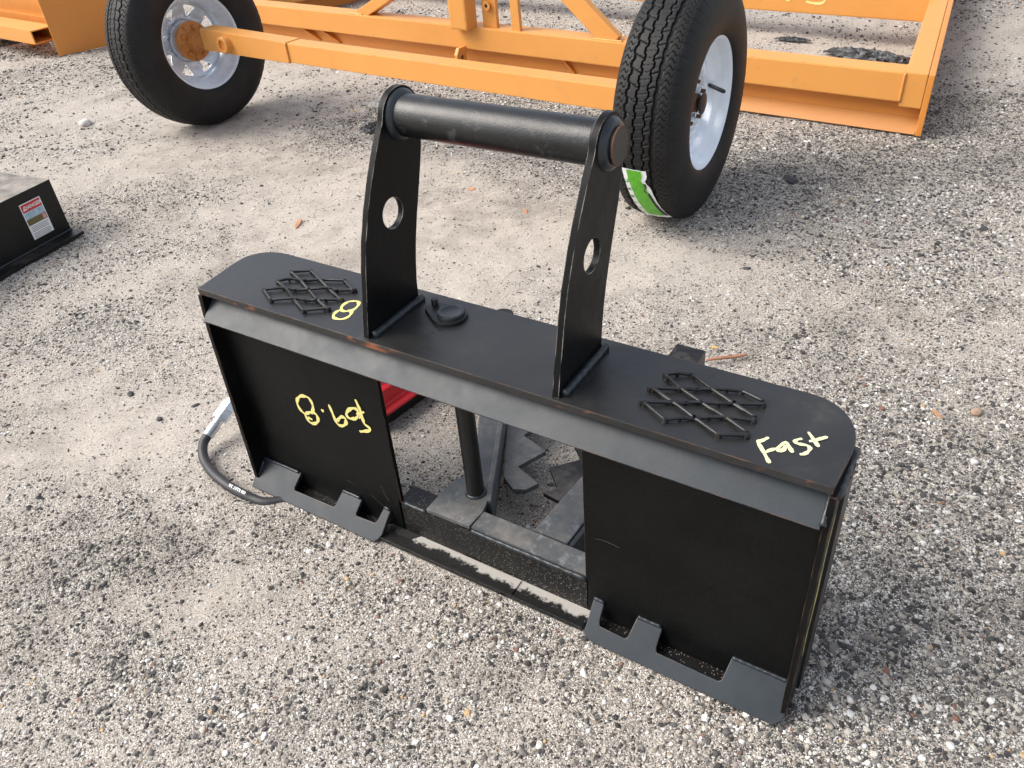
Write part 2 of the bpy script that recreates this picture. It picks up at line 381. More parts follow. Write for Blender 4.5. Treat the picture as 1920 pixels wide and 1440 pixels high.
def grit_at(x, y):
    a, b = x*.80+y*.60, (-x*.60+y*.80)                 # the wheel tracks of the yard run this way
    g = .44+.42*(NA(a*.45, b, .34)-.5)+.42*(NB(a*.6, b, .13)-.5)+.30*(NC(x, y, .05)-.5)+.35*(NA(x+9, y, 1.1)-.5)
    for cx, cy, r, w in SAND_BLOBS: g = g-.42*w*np.exp(-((x-cx)**2+(y-cy)**2)/(r*r))
    for cx, cy, r, w in GRIT_BLOBS: g = g+.42*w*np.exp(-((x-cx)**2+(y-cy)**2)/(r*r))
    return np.clip(g, 0, 1)
def tone_at(x, y):                                    # darker gravel in patches
    a, b = x*.80+y*.60, (-x*.60+y*.80)
    t = .8*(NB(a*.5+3, b+5, .22)-.5)+.9*(NC(x+4, y, .06)-.5)+.6*(NA(x, y+3, .025)-.5)+.5*(NA(x+2, y+7, .8)-.5)+.02
    for cx, cy, r, w in ((.02,-.42,.13,.5),(.16,-.16,.05,.5),(.40,-.16,.05,.4),(1.38,.20,.2,.3),(1.2,2.6,.6,.5),(.70,2.0,.25,.5),(-1.35,1.75,.3,.5),(.75,-.28,.1,.4)): t = t+w*np.exp(-((x-cx)**2+(y-cy)**2)/(r*r))
    return np.clip(t, 0, 1)
PRINTS = [(-.60,-.17,.9,.055,.13),(-.335,.56,2.6,.035,.05),(.70,1.02,1.9,.06,.10),(.46,.62,1.2,.06,.12),(-1.35,.85,.9,.07,.18),(-.50,-.06,2.2,.04,.07),(.85,1.55,.2,.08,.12)]
def height_at(x, y):
    a, b = x*.80+y*.60, (-x*.60+y*.80)
    h = .011*(NB(x, y, .55)-.5)+.009*(NC(a*.35, b, .16)-.5)+.0065*(NA(x, y, .075)-.5)+.004*(NB(a, b, .03)-.5)
    for cx, cy, an, wx, wy in PRINTS:
        dx, dy = x-cx, y-cy; p = dx*math.cos(an)+dy*math.sin(an); q = -dx*math.sin(an)+dy*math.cos(an)
        m = np.exp(-((p/wx)**4+(q/wy)**4)); h = h-m*.004+m*.0032*np.sin(q*2*PI/.021+3*np.sin(p*26))
    u = x+2.18; tr = np.exp(-((y-.075*u-1.25)/.16)**4)*(x < 0)       # tread marks of a tyre
    h = h+tr*.0018*np.sin((x*.9-y*.5)*2*PI/.045)
    near = np.exp(-((np.clip(np.abs(x-.575)-.6, 0, 9)/.05)**2))*np.exp(-((y+.03)/.13)**2)
    return h*(1-.8*near)-.0035
def axis(lo, hi, st, far):
    a = list(np.arange(lo, hi, st)); d = st
    while a[-1] < far: d *= 1.22; a.append(a[-1]+d)
    d = st; b = []
    while (b[-1] if b else a[0]) > -far: d *= 1.22; b.append((b[-1] if b else a[0])-d)
    return np.array(b[::-1]+a)
gx = axis(-4.6, 2.4, .0135, 400); gy = axis(-1.3, 3.6, .0135, 400)
GX, GY = np.meshgrid(gx, gy, indexing='ij')
far = np.clip((np.hypot(GX, GY)-5)/6, 0, 1)
GZ = height_at(GX, GY)*(1-far)
nx, ny = GX.shape
me = bpy.data.meshes.new('ground'); idx = np.arange(nx*ny).reshape(nx, ny)
F = np.stack([idx[:-1, :-1], idx[1:, :-1], idx[1:, 1:], idx[:-1, 1:]], -1).reshape(-1, 4)
me.vertices.add(nx*ny); me.vertices.foreach_set('co', np.stack([GX, GY, GZ], -1).ravel().astype(np.float32))
me.loops.add(F.size); me.loops.foreach_set('vertex_index', F.ravel().astype(np.int32))
me.polygons.add(len(F)); me.polygons.foreach_set('loop_start', np.arange(0, F.size, 4, dtype=np.int32)); me.polygons.foreach_set('loop_total', np.full(len(F), 4, np.int32))
me.update(); me.validate()
ga = me.attributes.new('grit', 'FLOAT', 'POINT'); ga.data.foreach_set('value', grit_at(GX, GY).ravel().astype(np.float32))
ta = me.attributes.new('tone', 'FLOAT', 'POINT'); ta.data.foreach_set('value', tone_at(GX, GY).ravel().astype(np.float32))
me.polygons.foreach_set('use_smooth', np.ones(len(F), bool)); me.materials.append(GROUND)
go = bpy.data.objects.new('ground', me); COL.objects.link(go); go['kind'] = 'structure'

# gravel: real stones scattered on the sheet, as points with a size each, drawn by geometry nodes
def scatter(n, x0, x1, y0, y1, dmin, dmax, med, sig, lo, hi, keep):
    x = np.random.uniform(x0, x1, n); y = np.random.uniform(y0, y1, n)
    d = np.hypot(x-1.22, y+.845)
    az = np.arctan2(x-1.22, y+.845)-yaw                  # only the wedge of yard the photo looks over, with a wide margin
    g = grit_at(x, y); k = (d > dmin) & (d <= dmax) & (np.abs((az+PI) % (2*PI)-PI) < R(66)) & (np.random.rand(n) < keep(g))
    x, y, g = x[k], y[k], g[k]
    r = np.clip(np.random.lognormal(np.log(med), sig, len(x))*(.78+.48*g), lo, hi)
    return x, y, r
K = lambda g: .12+.80*np.clip(g*1.35-.22, 0, 1)
sets = [scatter(620000, -2.2, 3.0, -1.1, 1.9, 0, 2.2, .00158, .42, .0009, .0062, K),
        scatter(7000, -2.2, 3.0, -1.1, 1.9, 0, 2.2, .0038, .22, .0030, .0085, K),
        scatter(560000, -4.5, 3.0, -.6, 3.4, 2.2, 3.9, .0021, .38, .0012, .0075, K),
        scatter(420000, -8.5, 4.0, .5, 7.5, 3.9, 7.5, .0035, .38, .002, .011, K),
        scatter(45, -2.5, 2.6, -.6, 2.6, 0, 3.5, .0085, .2, .007, .013, lambda g: g*0+1)]
X = np.concatenate([s[0] for s in sets]); Y = np.concatenate([s[1] for s in sets]); RR = np.concatenate([s[2] for s in sets])
ok = ~((X > .34) & (X < .80) & (Y > -.094) & (Y < .0)) & ~((X > 0) & (X < 1.16) & (Y > -.10) & (Y < -.04))
X, Y, RR = X[ok], Y[ok], RR[ok]; N = len(X)
Z = height_at(X, Y)*(1-np.clip((np.hypot(X, Y)-5)/6, 0, 1))+RR*np.random.uniform(-.25, .35, N)
print('gravel stones', N)
me = bpy.data.meshes.new('gravel'); me.vertices.add(N); me.vertices.foreach_set('co', np.stack([X, Y, Z], -1).ravel().astype(np.float32))
ta = me.attributes.new('tone', 'FLOAT', 'POINT'); ta.data.foreach_set('value', tone_at(X, Y).astype(np.float32))
sa = me.attributes.new('size', 'FLOAT', 'POINT'); sa.data.foreach_set('value', RR.astype(np.float32))
gravel = bpy.data.objects.new('gravel', me); COL.objects.link(gravel); gravel['kind'] = 'stuff'
gn = bpy.data.node_groups.new('scattered_stones', 'GeometryNodeTree')
gn.interface.new_socket('Geometry', in_out='INPUT', socket_type='NodeSocketGeometry'); gn.interface.new_socket('Geometry', in_out='OUTPUT', socket_type='NodeSocketGeometry')
Nn = gn.nodes.new; Ln = gn.links.new
gi = Nn('NodeGroupInput'); gou = Nn('NodeGroupOutput'); iop = Nn('GeometryNodeInstanceOnPoints'); js = Nn('GeometryNodeJoinGeometry')
mk_last = None
for k in range(6):
    ico = Nn('GeometryNodeMeshIcoSphere'); ico.inputs['Subdivisions'].default_value = 2; ico.inputs['Radius'].default_value = 1
    sp = Nn('GeometryNodeSetPosition'); nz = Nn('ShaderNodeTexNoise'); nz.noise_dimensions = '4D'; nz.inputs['Scale'].default_value = .9+.2*k; nz.inputs['W'].default_value = k*7.3; nz.inputs['Detail'].default_value = 1.5
    pos = Nn('GeometryNodeInputPosition'); Ln(pos.outputs[0], nz.inputs['Vector'])
    mp = Nn('ShaderNodeVectorMath'); mp.operation = 'SUBTRACT'; Ln(nz.outputs['Color'], mp.inputs[0]); mp.inputs[1].default_value = (.5, .5, .5)
    sc = Nn('ShaderNodeVectorMath'); sc.operation = 'SCALE'; Ln(mp.outputs[0], sc.inputs[0]); sc.inputs['Scale'].default_value = 1.5
    Ln(ico.outputs[0], sp.inputs['Geometry']); Ln(sc.outputs[0], sp.inputs['Offset'])
    tf = Nn('GeometryNodeTransform'); tf.inputs['Scale'].default_value = [(1.25,.9,.62),(1,.85,.75),(1.4,.8,.6),(1,1,.8),(1.1,.75,.7),(1.3,1.,.5)][k]
    sm = Nn('GeometryNodeSetMaterial'); sm.inputs['Material'].default_value = STONE
    sh = Nn('GeometryNodeSetShadeSmooth'); sh.inputs['Shade Smooth'].default_value = (k % 2 == 0); g2i = Nn('GeometryNodeGeometryToInstance')
    Ln(sp.outputs[0], tf.inputs['Geometry']); Ln(tf.outputs[0], sm.inputs['Geometry']); Ln(sm.outputs[0], sh.inputs['Geometry']); Ln(sh.outputs[0], g2i.inputs[0]); Ln(g2i.outputs[0], js.inputs[0])
Ln(gi.outputs[0], iop.inputs['Points']); Ln(js.outputs[0], iop.inputs['Instance']); iop.inputs['Pick Instance'].default_value = True
ri = Nn('FunctionNodeRandomValue'); ri.data_type = 'INT'; ri.inputs['Min'].default_value = 0; ri.inputs['Max'].default_value = 5
for s_ in ri.inputs:
    if s_.name == 'Min' and s_.type == 'INT': s_.default_value = 0
    if s_.name == 'Max' and s_.type == 'INT': s_.default_value = 5
Ln([q for q in ri.outputs if q.type == 'INT'][0], iop.inputs['Instance Index'])
rr_ = Nn('FunctionNodeRandomValue'); rr_.data_type = 'FLOAT_VECTOR'; rr_.inputs[0].default_value = (-.45, -.45, 0); rr_.inputs[1].default_value = (.45, .45, 6.283)
Ln(rr_.outputs[0], iop.inputs['Rotation'])
na = Nn('GeometryNodeInputNamedAttribute'); na.data_type = 'FLOAT'; na.inputs['Name'].default_value = 'size'; Ln(na.outputs['Attribute'], iop.inputs['Scale'])
Ln(iop.outputs[0], gou.inputs[0])
gravel.modifiers.new('stones', 'NODES').node_group = gn

# ------------------------------------------------------------------ the black skid steer tree puller
A = thing('tree_puller_attachment', 'black steel tree puller standing upright in the middle, handle bar on top, marked Fast', 'loader attachment', (.575, -.03, 0))
H = .487
def arc(cx, cy, rx, ry, a0, a1, n=7): return [(cx+rx*math.cos(R(a0+(a1-a0)*i/n)), cy+ry*math.sin(R(a0+(a1-a0)*i/n))) for i in range(n+1)]
out = [(0., -.07)]+[(-.010, .02)]+arc(.060, .049, .071, .056, 180, 90)+arc(1.078, .016, .077, .088, 90, 0)+[(1.1505, -.07)]
obj('step_plate', prism([(x, y, H) for x, y in out], (0, 0, -.0125), .0012), BLK_EDGE, A)
obj('upper_hook', prism([(.009, -.036, .4735), (.009, -.0875, .4275), (.009, -.0825, .4215), (.009, -.030, .4665)], (1.1375, 0, 0), .001), BLK_HOOK, A)
def side(x0, x1, sh, back):
    bm = prism([(x0, -.0725, .4735), (x0, -.079, .40), (x0, -.0895, .02), (x0, -.080, .0), (x0, back, .0), (x0, back, .455), (x0, back-.018, .4735)], (x1-x0, 0, 0), .0015)
    for v in bm.verts: v.co.x += sh*(1-v.co.z/.475)
    return bm
obj('side_plate', side(-.0025, .0075, .0, .03), BLK_PANEL, A)
sp_ = obj('side_plate', side(1.1475, 1.157, .0045, .038), BLK_PANEL, A)
bm = box(1.1572, 1.1610, -.030, .030, .01, .452, .0015)
for v in bm.verts: v.co.x += .0045*(1-v.co.z/.475)
obj('wear_strip', bm, BLK, A)
bm = bmesh.new()
tube(bm, [(1.1565, -.062+i*.007, .4675+random.uniform(-.001, .001)) for i in range(15)], .0055, 8, noise=.2)
obj('weld_bead', bm, WELD, A, smooth=True)
obj('back_panel', prism([(.0078, -.052, .003), (.3905, -.052, .003), (.3965, -.052, .4745), (.0078, -.052, .4745)], (0, .009, 0), .0012), BLK_PANEL, A)
obj('back_panel', prism([(.797, -.052, .003), (1.1515, -.052, .003), (1.147, -.052, .4745), (.793, -.052, .4745)], (0, .009, 0), .0012), BLK_PANEL, A)
for x0_, x1_ in ((.008, .342), (.824, 1.150)):
    obj('bottom_strip', box(x0_, x1_, -.0860, -.0525, .0015, .0055, .0008), BLK_SPECK, A)
def flange(pts):
    n = Vector((0, 1, -1.05)).normalized()*.009
    return prism([(x, y, (y+.105)/1.05+.0015) for x, y in pts], n, .0016, 2)
FL = [(-.002,-.105),(-.004,-.093),(-.002,-.0545),(.111,-.0535),(.1135,-.056),(.110,-.079),(.1125,-.083),(.222,-.0815),(.2255,-.078),(.231,-.0535),(.279,-.0535),(.2835,-.056),(.2815,-.077),(.284,-.080),(.331,-.0785),(.3355,-.075),(.341,-.0515),(.3575,-.0525),(.3575,-.090),(.352,-.099),(.343,-.1045),(.332,-.105)]
FR = [(.836,-.105),(.822,-.103),(.8145,-.097),(.812,-.0525),(.8325,-.0525),(.8345,-.077),(.838,-.0825),(.886,-.0835),(.8895,-.081),(.895,-.0525),(.937,-.0525),(.9405,-.0555),(.9405,-.079),(.944,-.0835),(1.051,-.0845),(1.055,-.082),(1.060,-.0525),(1.152,-.0525),(1.1555,-.055),(1.161,-.080),(1.159,-.095),(1.147,-.105)]
for P_ in (FL, FR): obj('lower_lug_plate', flange(P_), BLK_HOOK, A)
for a, b in (((.004,-.053),(.108,-.053)), ((.233,-.052),(.279,-.052)), ((.342,-.050),(.356,-.051)), ((.813,-.051),(.832,-.051)), ((.896,-.051),(.937,-.051)), ((1.061,-.051),(1.150,-.051))):
    obj('weld_bead', weld((a[0], a[1]-.0022, (a[1]+.105)/1.05+.0005), (b[0], b[1]-.0022, (b[1]+.105)/1.05+.0005), .0036), WELD, A, smooth=True)
obj('weld_bead', weld((1.1535, -.060, .045), (1.158, -.088, .018), .0048), WELD, A, smooth=True)
obj('weld_bead', weld((.006, -.060, .046), (.004, -.086, .021), .0045), WELD, A, smooth=True)
obj('weld_bead', weld((1.1475, -.048, .462), (1.1485, -.082, .431), .0045), WELD, A, smooth=True)

# two arms and the bar between them
ARM = [(-.064,.487),(-.0575,.520),(-.049,.555),(-.039,.600),(-.026,.645),(-.008,.690),(.013,.733),(.036,.773),(.056,.803)]
cy_, cz_, cr_ = .104, .800, .046
ARM += [(cy_+cr_*math.cos(R(a)), cz_+cr_*math.sin(R(a))) for a in range(168, -40, -8)]
ARM += [(.1415,.745),(.1315,.712),(.1185,.675),(.1045,.635),(.0925,.597),(.0835,.560),(.0775,.525),(.0745,.487)]
def arm_bm(x0, th):
    hy, hz, hr = .047, .6635, .0255; m = 40
    def cast(t):                                         # outline point seen from the hole centre at angle t
        d = (math.cos(t), math.sin(t)); best = None; n = len(ARM)
        for i in range(n):
            ax, az = ARM[i][0]-hy, ARM[i][1]-hz; bx, bz = ARM[(i+1) % n][0]-hy, ARM[(i+1) % n][1]-hz
            ex, ez = bx-ax, bz-az; den = d[0]*ez-d[1]*ex
            if abs(den) < 1e-12: continue
            s = (ax*ez-az*ex)/den; q = (ax*d[1]-az*d[0])/den
            if s > 0 and -1e-9 <= q <= 1+1e-9 and (best is None or s < best): best = s
        return best
    angs = sorted(set([round(math.atan2(z-hz, y-hy), 5) for y, z in ARM]+[round(-PI+2*PI*k/m, 5) for k in range(m)]))
    bm = bmesh.new(); L = []
    for xx in (x0, x0+th):
        o_, i_ = [], []
        for t in angs:
            s = cast(t+1e-7) or .05
            o_.append(bm.verts.new((xx, hy+s*math.cos(t), hz+s*math.sin(t)))); i_.append(bm.verts.new((xx, hy+hr*math.cos(t), hz+hr*math.sin(t))))
        L.append((o_, i_))
    n = len(angs)
    for i in range(n):
        j = (i+1) % n
        bm.faces.new((L[0][0][i], L[0][0][j], L[0][1][j], L[0][1][i])); bm.faces.new((L[1][0][i], L[1][1][i], L[1][1][j], L[1][0][j]))
        bm.faces.new((L[0][0][i], L[1][0][i], L[1][0][j], L[0][0][j])); bm.faces.new((L[0][1][i], L[0][1][j], L[1][1][j], L[1][1][i]))
    bmesh.ops.remove_doubles(bm, verts=bm.verts, dist=5e-5); bmesh.ops.recalc_face_normals(bm, faces=bm.faces)
    return bm
for xa in (.3995, .7545):
    obj('arm', arm_bm(xa, .0105), BLK_ARM, A, smooth=True, auto=30)
    n = 22; bm = bmesh.new()
    tube(bm, [(xa+.0150+random.uniform(-.0006, .0006), -.055+.133*i/n, H+.0035) for i in range(n+1)], [.0075+.0007*math.sin(i*2.3)+random.uniform(-.0005, .0005) for i in range(n+1)], 8)
    obj('weld_bead', bm, WELD, A, smooth=True)
TY, TZ, TR = .104, .803, .0322
obj('cross_bar', lathe([(.4102, 0), (.4102, TR), (.7545, TR), (.7545, 0)], 64, 'X', (0, TY, TZ)), BLK_TUBE, A, smooth=True, auto=40)
obj('bar_collar', lathe([(.4101, .028), (.4101, .0395), (.4135, .0390), (.4185, .0350), (.4200, .0318)], 64, 'X', (0, TY, TZ)), WELD, A, smooth=True, auto=50)
obj('bar_collar', lathe([(.7543, .028), (.7543, .0385), (.7515, .0378), (.7480, .0345), (.7465, .0318)], 64, 'X', (0, TY, TZ)), WELD, A, smooth=True, auto=50)
obj('weld_bead', lathe([(.7651, .030), (.7651, .0375), (.7680, .0360), (.7730, .0315), (.7750, .0270)], 64, 'X', (0, TY, TZ)), WELD, A, smooth=True, auto=50)
obj('bar_end', lathe([(.7651, .024), (.7785, .0270), (.7800, .0260), (.7802, .0)], 64, 'X', (0, TY, TZ)), BLK, A, smooth=True, auto=40)
obj('rust_ring', lathe([(.7786, .0271), (.7803, .0263), (.7804, .0254), (.7800, .0251), (.7795, .0260)], 64, 'X', (0, TY, TZ), closed=True), RUSTM, A, smooth=True)
obj('bar_end', lathe([(.3998, .033), (.392, .0335), (.391, 0)], 48, 'X', (0, TY, TZ)), BLK_ARM, A, smooth=True, auto=40)

# expanded metal grips on the step
PANEL_STROKES = [[[0.1807,0.2361],[0.1708,0.2427],[0.1662,0.256],[0.1693,0.2682],[0.1807,0.2807],[0.1941,0.286],[0.2052,0.2845],[0.2102,0.2717],[0.2081,0.258],[0.1995,0.2438]],[[0.1807,0.2361],[0.1824,0.2261],[0.189,0.2179],[0.2002,0.2194],[0.2122,0.2296],[0.2154,0.2421],[0.2112,0.2488],[0.2024,0.2493],[0.1909,0.2436],[0.1807,0.2361]],[[0.1861,0.2305],[0.1983,0.229]],[[0.2318,0.2666],[0.2352,0.2653],[0.2378,0.2636]],[[0.2576,0.2885],[0.2599,0.2767],[0.2626,0.2632],[0.2649,0.2493],[0.2713,0.2425],[0.2826,0.2457],[0.2923,0.256],[0.2932,0.2665],[0.2857,0.2688],[0.2751,0.2598],[0.269,0.2509]],[[0.3315,0.292],[0.3304,0.3022],[0.3204,0.3021],[0.3085,0.2936],[0.2999,0.2812],[0.3023,0.2735],[0.3118,0.2734],[0.3244,0.2805],[0.3334,0.2927],[0.3318,0.2815]],[[0.333,0.3274],[0.3363,0.3147],[0.3392,0.3019],[0.3404,0.2847],[0.3418,0.2728],[0.3513,0.2674],[0.352,0.2611],[0.3384,0.2534],[0.3242,0.2472]],[[0.3274,0.2898],[0.3485,0.3038]]]
EIGHT_STROKES = [[[0.3074,0.0218],[0.298,0.0139],[0.2983,-0.0014],[0.3066,-0.0127],[0.3167,-0.0115],[0.3244,-0.0019],[0.3231,0.0126],[0.3158,0.0221],[0.3074,0.0218]],[[0.309,-0.01],[0.3024,-0.0171],[0.3034,-0.0291],[0.3115,-0.0375],[0.3242,-0.0365],[0.3312,-0.0283],[0.3309,-0.0163],[0.324,-0.0071],[0.3168,-0.0079]]]
FAST_STROKES = [[[1.053,-0.0132],[1.048,-0.0225],[1.0417,-0.0288]],[[1.042,-0.0271],[1.0509,-0.0379],[1.0601,-0.0497],[1.069,-0.0613]],[[1.0565,-0.047],[1.0612,-0.0387],[1.0675,-0.031]],[[1.0776,-0.0122],[1.0725,-0.0194],[1.0701,-0.0297],[1.0732,-0.0341],[1.077,-0.0286],[1.0776,-0.0153]],[[1.077,-0.0134],[1.083,-0.0216],[1.0889,-0.0297]],[[1.0922,0.0028],[1.0864,-0.0032],[1.0862,-0.0088],[1.0928,-0.0091],[1.1014,-0.0078],[1.1059,-0.0116],[1.1053,-0.0193],[1.1019,-0.0261],[1.0973,-0.0284]],[[1.0953,0.0193],[1.1052,0.0078],[1.1151,-0.0045]],[[1.1014,0.0007],[1.1101,0.0094],[1.1201,0.0206]]]
GRIP_A = [[[0.129,0.0475],[0.1628,0.0667]],[[0.1305,0.0093],[0.1458,0.0247],[0.1767,0.0347],[0.203,0.0477],[0.2473,0.0649]],[[0.1288,-0.0246],[0.1616,-0.0043],[0.1853,0.0],[0.2079,0.0125],[0.241,0.0319],[0.258,0.0315],[0.2871,0.0475]],[[0.1697,-0.046],[0.2053,-0.0244],[0.2275,-0.0194],[0.2463,-0.0108],[0.2616,-0.0022],[0.2877,0.0108]],[[0.2503,-0.0472],[0.2867,-0.0228]],[[0.13,-0.0241],[0.1697,-0.046]],[[0.1305,0.0093],[0.1701,-0.0058],[0.2053,-0.0244],[0.2503,-0.0472]],[[0.129,0.0475],[0.1705,0.0302],[0.2086,0.0117],[0.2486,-0.0097],[0.2871,-0.0251]],[[0.1628,0.0667],[0.203,0.0477],[0.2427,0.0299],[0.2854,0.0097]],[[0.2473,0.0649],[0.2852,0.0439]]]
GRIP_B = [[[0.8809,0.0507],[0.8953,0.0604],[0.9135,0.0684]],[[0.8737,0.0118],[0.9128,0.0273],[0.9334,0.0385],[0.9512,0.0461],[0.9725,0.0548],[0.9902,0.0617]],[[0.8753,-0.0232],[0.9138,-0.0059],[0.9306,0.0034],[0.9514,0.0127],[0.9728,0.0198],[0.9909,0.0304],[1.0271,0.0449]],[[0.9196,-0.0444],[0.9372,-0.0334],[0.9533,-0.0237],[0.9715,-0.0146],[0.9914,-0.0047],[1.0256,0.0074]],[[0.9951,-0.0422],[1.0274,-0.0269]],[[0.8794,-0.0229],[0.9199,-0.0453]],[[0.8788,0.0125],[0.9155,-0.005],[0.9549,-0.0229],[0.9933,-0.0424]],[[0.8846,0.0469],[0.9146,0.0282],[0.9514,0.0127],[0.9914,-0.0047],[1.0235,-0.0209]],[[0.9174,0.0666],[0.9506,0.0477],[0.9909,0.0304],[1.0233,0.0145]],[[0.9911,0.0621],[1.023,0.0515]]]
LATCH = [[0.4987,0.0549],[0.4458,0.0509],[0.5194,0.0645],[0.518,0.027],[0.477,0.0862],[0.4499,0.0647],[0.4748,0.0496],[0.5104,0.0679],[0.4797,0.0773],[0.5031,0.0437],[0.4917,-0.0085],[0.495,-0.0014],[0.4963,0.0124]]
HOSE = [[0.0585,-0.122],[0.0219,-0.1298],[-0.0242,-0.134],[-0.0671,-0.1303],[-0.1102,-0.1201],[-0.1499,-0.1041],[-0.1761,-0.0865],[-0.1929,-0.0665],[-0.1994,-0.0471]]

for G in (GRIP_A, GRIP_B):
    bm = bmesh.new(); ends = []
    for s in G:
        pts = smooth_path([(x, y, H+.0048+.0010*math.sin(i*2.2)) for i, (x, y) in enumerate(s)], 3)
        tube(bm, pts, .0028, 6, noise=.08); ends += [s[0], s[-1]]
    for x, y in ends:
        tube(bm, [(x, y, H-.0005), (x+.0005, y, H+.0035), (x, y, H+.0075)], [.0048, .0040, .0028], 6, noise=.15)
    for s in G:
        for x, y in s[1:-1]: tube(bm, [(x, y, H+.001), (x, y, H+.0076)], [.0026, .0029], 6, noise=.2)
    obj('grip_mesh', bm, BLK_GRIP, A, smooth=True, auto=60)
# keyhole latch cast on the step
lc, lt, pin = Vector(LATCH[0]), Vector(LATCH[1]), Vector(LATCH[5])
hull = []
c0 = Vector((.4935, .0500)); rL = .0310
hull = [(c0.x+rL*math.cos(R(a)), c0.y+rL*math.sin(R(a))) for a in range(-112, 128, 12)]+[(.4640, .0770), (.4500, .0745), (.4405, .0580), (.4440, .0470)]
obj('latch_plate', prism([(x, y, H-.0002) for x, y in hull], (0, 0, .0065), .0012), BLK, A)
obj('latch_disc', lathe([(.0062, .0), (.0062, .0235), (.011, .0230), (.0125, .0205), (.0118, .0175), (.0105, .0150), (.0104, 0)], 40, 'Z', (c0.x+.003, c0.y+.001, H)), WELD, A, smooth=True, auto=45)
obj('latch_pin', lathe([(.0, .0), (.0, .0062), (.0165, .0060), (.0178, .0052), (.0178, 0)], 24, 'Z', (.4530, .0655, H)), BLK, A, smooth=True, auto=40)
bm = ribbon([[(.4900, -.0095), (.4960, -.004)], [(.4925, -.0005), (.4955, .0025)], [(.4945, -.0025), (.4975, .0005)], [(.4975, .0095), (.5005, .0145)], [(.5, .008), (.506, .0105)]], lambda a: Vector((a[0], a[1], H)), (0, 0, 1), .0022, .0004)
obj('stamped_mark', bm, LBLK, A)
obj('marker_writing', ribbon(EIGHT_STROKES, lambda a: Vector((a[0], a[1], H)), (0, 0, 1), .0058, .0005), MARK, A, label='yellow hand-written 8 on the step')
obj('marker_writing', ribbon(FAST_STROKES, lambda a: Vector((a[0], a[1], H)), (0, 0, 1), .0052, .0005), MARK2, A, label='pale yellow hand-written Fast on the step')
obj('marker_writing', ribbon(PANEL_STROKES, lambda a: Vector((a[0], -.0521, a[1])), (0, -1, 0), .0068, .0006), MARK, A, label='yellow hand-written lot mark, upside down on the left panel')
obj('marker_writing', ribbon([[(-.052, .43), (-.060, .36), (-.050, .28), (-.062, .20), (-.055, .13)], [(-.066, .33), (-.058, .25), (-.068, .18)]], lambda a: Vector((1.1571+.0045*(1-a[1]/.475), a[0], a[1])), (1, 0, 0), .005, .0006), MARK, A, label='yellow marker line down the right side plate')

# lower cross beam, ledge, gusset and post
obj('lower_beam', box(.385, .800, -.052, -.004, .010, .0905, .002), BLK_SPECK, A)
obj('beam_cap', box(.5575, .7975, -.0505, -.0065, .0910, .1010, .002), BLK_DUST, A)
obj('weld_bead', weld((.5575, -.0520, .0925), (.7960, -.0520, .0925), .0048, .006), WELD, A, smooth=True)
obj('weld_bead', weld((.400, -.0515, .0905), (.452, -.0515, .0905), .0042, .006), WELD, A, smooth=True)
bm = prism([(.348, -.094, .0), (.352, -.051, .0), (.808, -.051, .0), (.808, -.092, .0)], (0, 0, .0095), .001)
obj('lower_ledge', bm, BLK_LEDGE, A)
obj('ledge_strip', box(.5300, .6620, -.0880, -.0555, .0096, .0125, .0008), BLK_LEDGE, A)
obj('gusset_plate', prism([(.4545, -.0525, .1015), (.5530, -.0505, .1015), (.5560, -.012, .1015), (.5480, .022, .1015), (.5330, .043, .1015), (.512, .055, .1015), (.468, .058, .1015), (.455, .03, .1015)], (0, 0, -.0095), .0014), BLK_DUST, A)
obj('upright_post', lathe([(.1017, 0), (.1017, .0172), (.4740, .0172), (.4740, 0)], 40, 'Z', (.5150, .0295, 0)), BLK_DIRT, A, smooth=True, auto=40)
obj('weld_bead', lathe([(.1015, .012), (.1020, .0212), (.1045, .0195), (.1065, .0168)], 40, 'Z', (.5150, .0295, 0)), WELD, A, smooth=True)
# left jaw: arm, rail, saw teeth
obj('jaw_arm', prism([(.498, .045, .088), (.545, .02, .088), (.436, .245, .088), (.28, .56, .088), (.215, .545, .088), (.385, .235, .088)], (0, 0, -.06), .003), BLK_RUST, A)
obj('jaw_rail', prism([(.545, .018, .104), (.5555, .021, .104), (.4480, .240, .104), (.300, .545, .104), (.288, .540, .104), (.4360, .240, .104)], (0, 0, -.075), .002), BLK_DUST, A)
obj('jaw_teeth', prism([(.512, .130, .056), (.548, .108, .056), (.572, .118, .056), (.587, .146, .056), (.523, .170, .056), (.552, .238, .056), (.482, .262, .056), (.508, .330, .056), (.440, .352, .056), (.466, .420, .056), (.396, .442, .056), (.385, .50, .056), (.31, .52, .056), (.44, .26, .056)], (0, 0, -.012), .001), BLK_DUST, A)
# right jaw
obj('jaw_arm', prism([(.664, -.002, .1005), (.734, -.002, .1005), (.7415, .20, .1005), (.757, .50, .1005), (.700, .50, .1005), (.6800, .20, .1005)], (0, 0, -.06), .003), BLK_DUST, A)
obj('jaw_rail', prism([(.736, -.002, .098), (.7455, -.002, .098), (.772, .48, .098), (.760, .48, .098)], (0, 0, -.075), .002), WELD, A)
obj('jaw_teeth', prism([(.672, .118, .056), (.608, .127, .056), (.627, .152, .056), (.5835, .198, .056), (.631, .250, .056), (.595, .285, .056), (.640, .332, .056), (.603, .365, .056), (.650, .41, .056), (.69, .46, .056), (.69, .13, .056)], (0, 0, -.011), .001), BLK_DIRT, A)
obj('pivot_block', box(.722, .787, .481, .530, .0, .2035, .006), BLK_DIRT, A)
obj('pivot_pin', lathe([(.02, 0), (.02, .028), (.135, .028), (.135, 0)], 32, 'Z', (.25, .56, 0)), BLK, A, smooth=True, auto=40)
st = obj('warning_sticker', box(.7245, .7835, .4798, .4806, .140, .1990, 0), LBLW, A)
obj('sticker_print', box(.737, .770, .4790, .4796, .172, .1935, 0), LBLR, A)
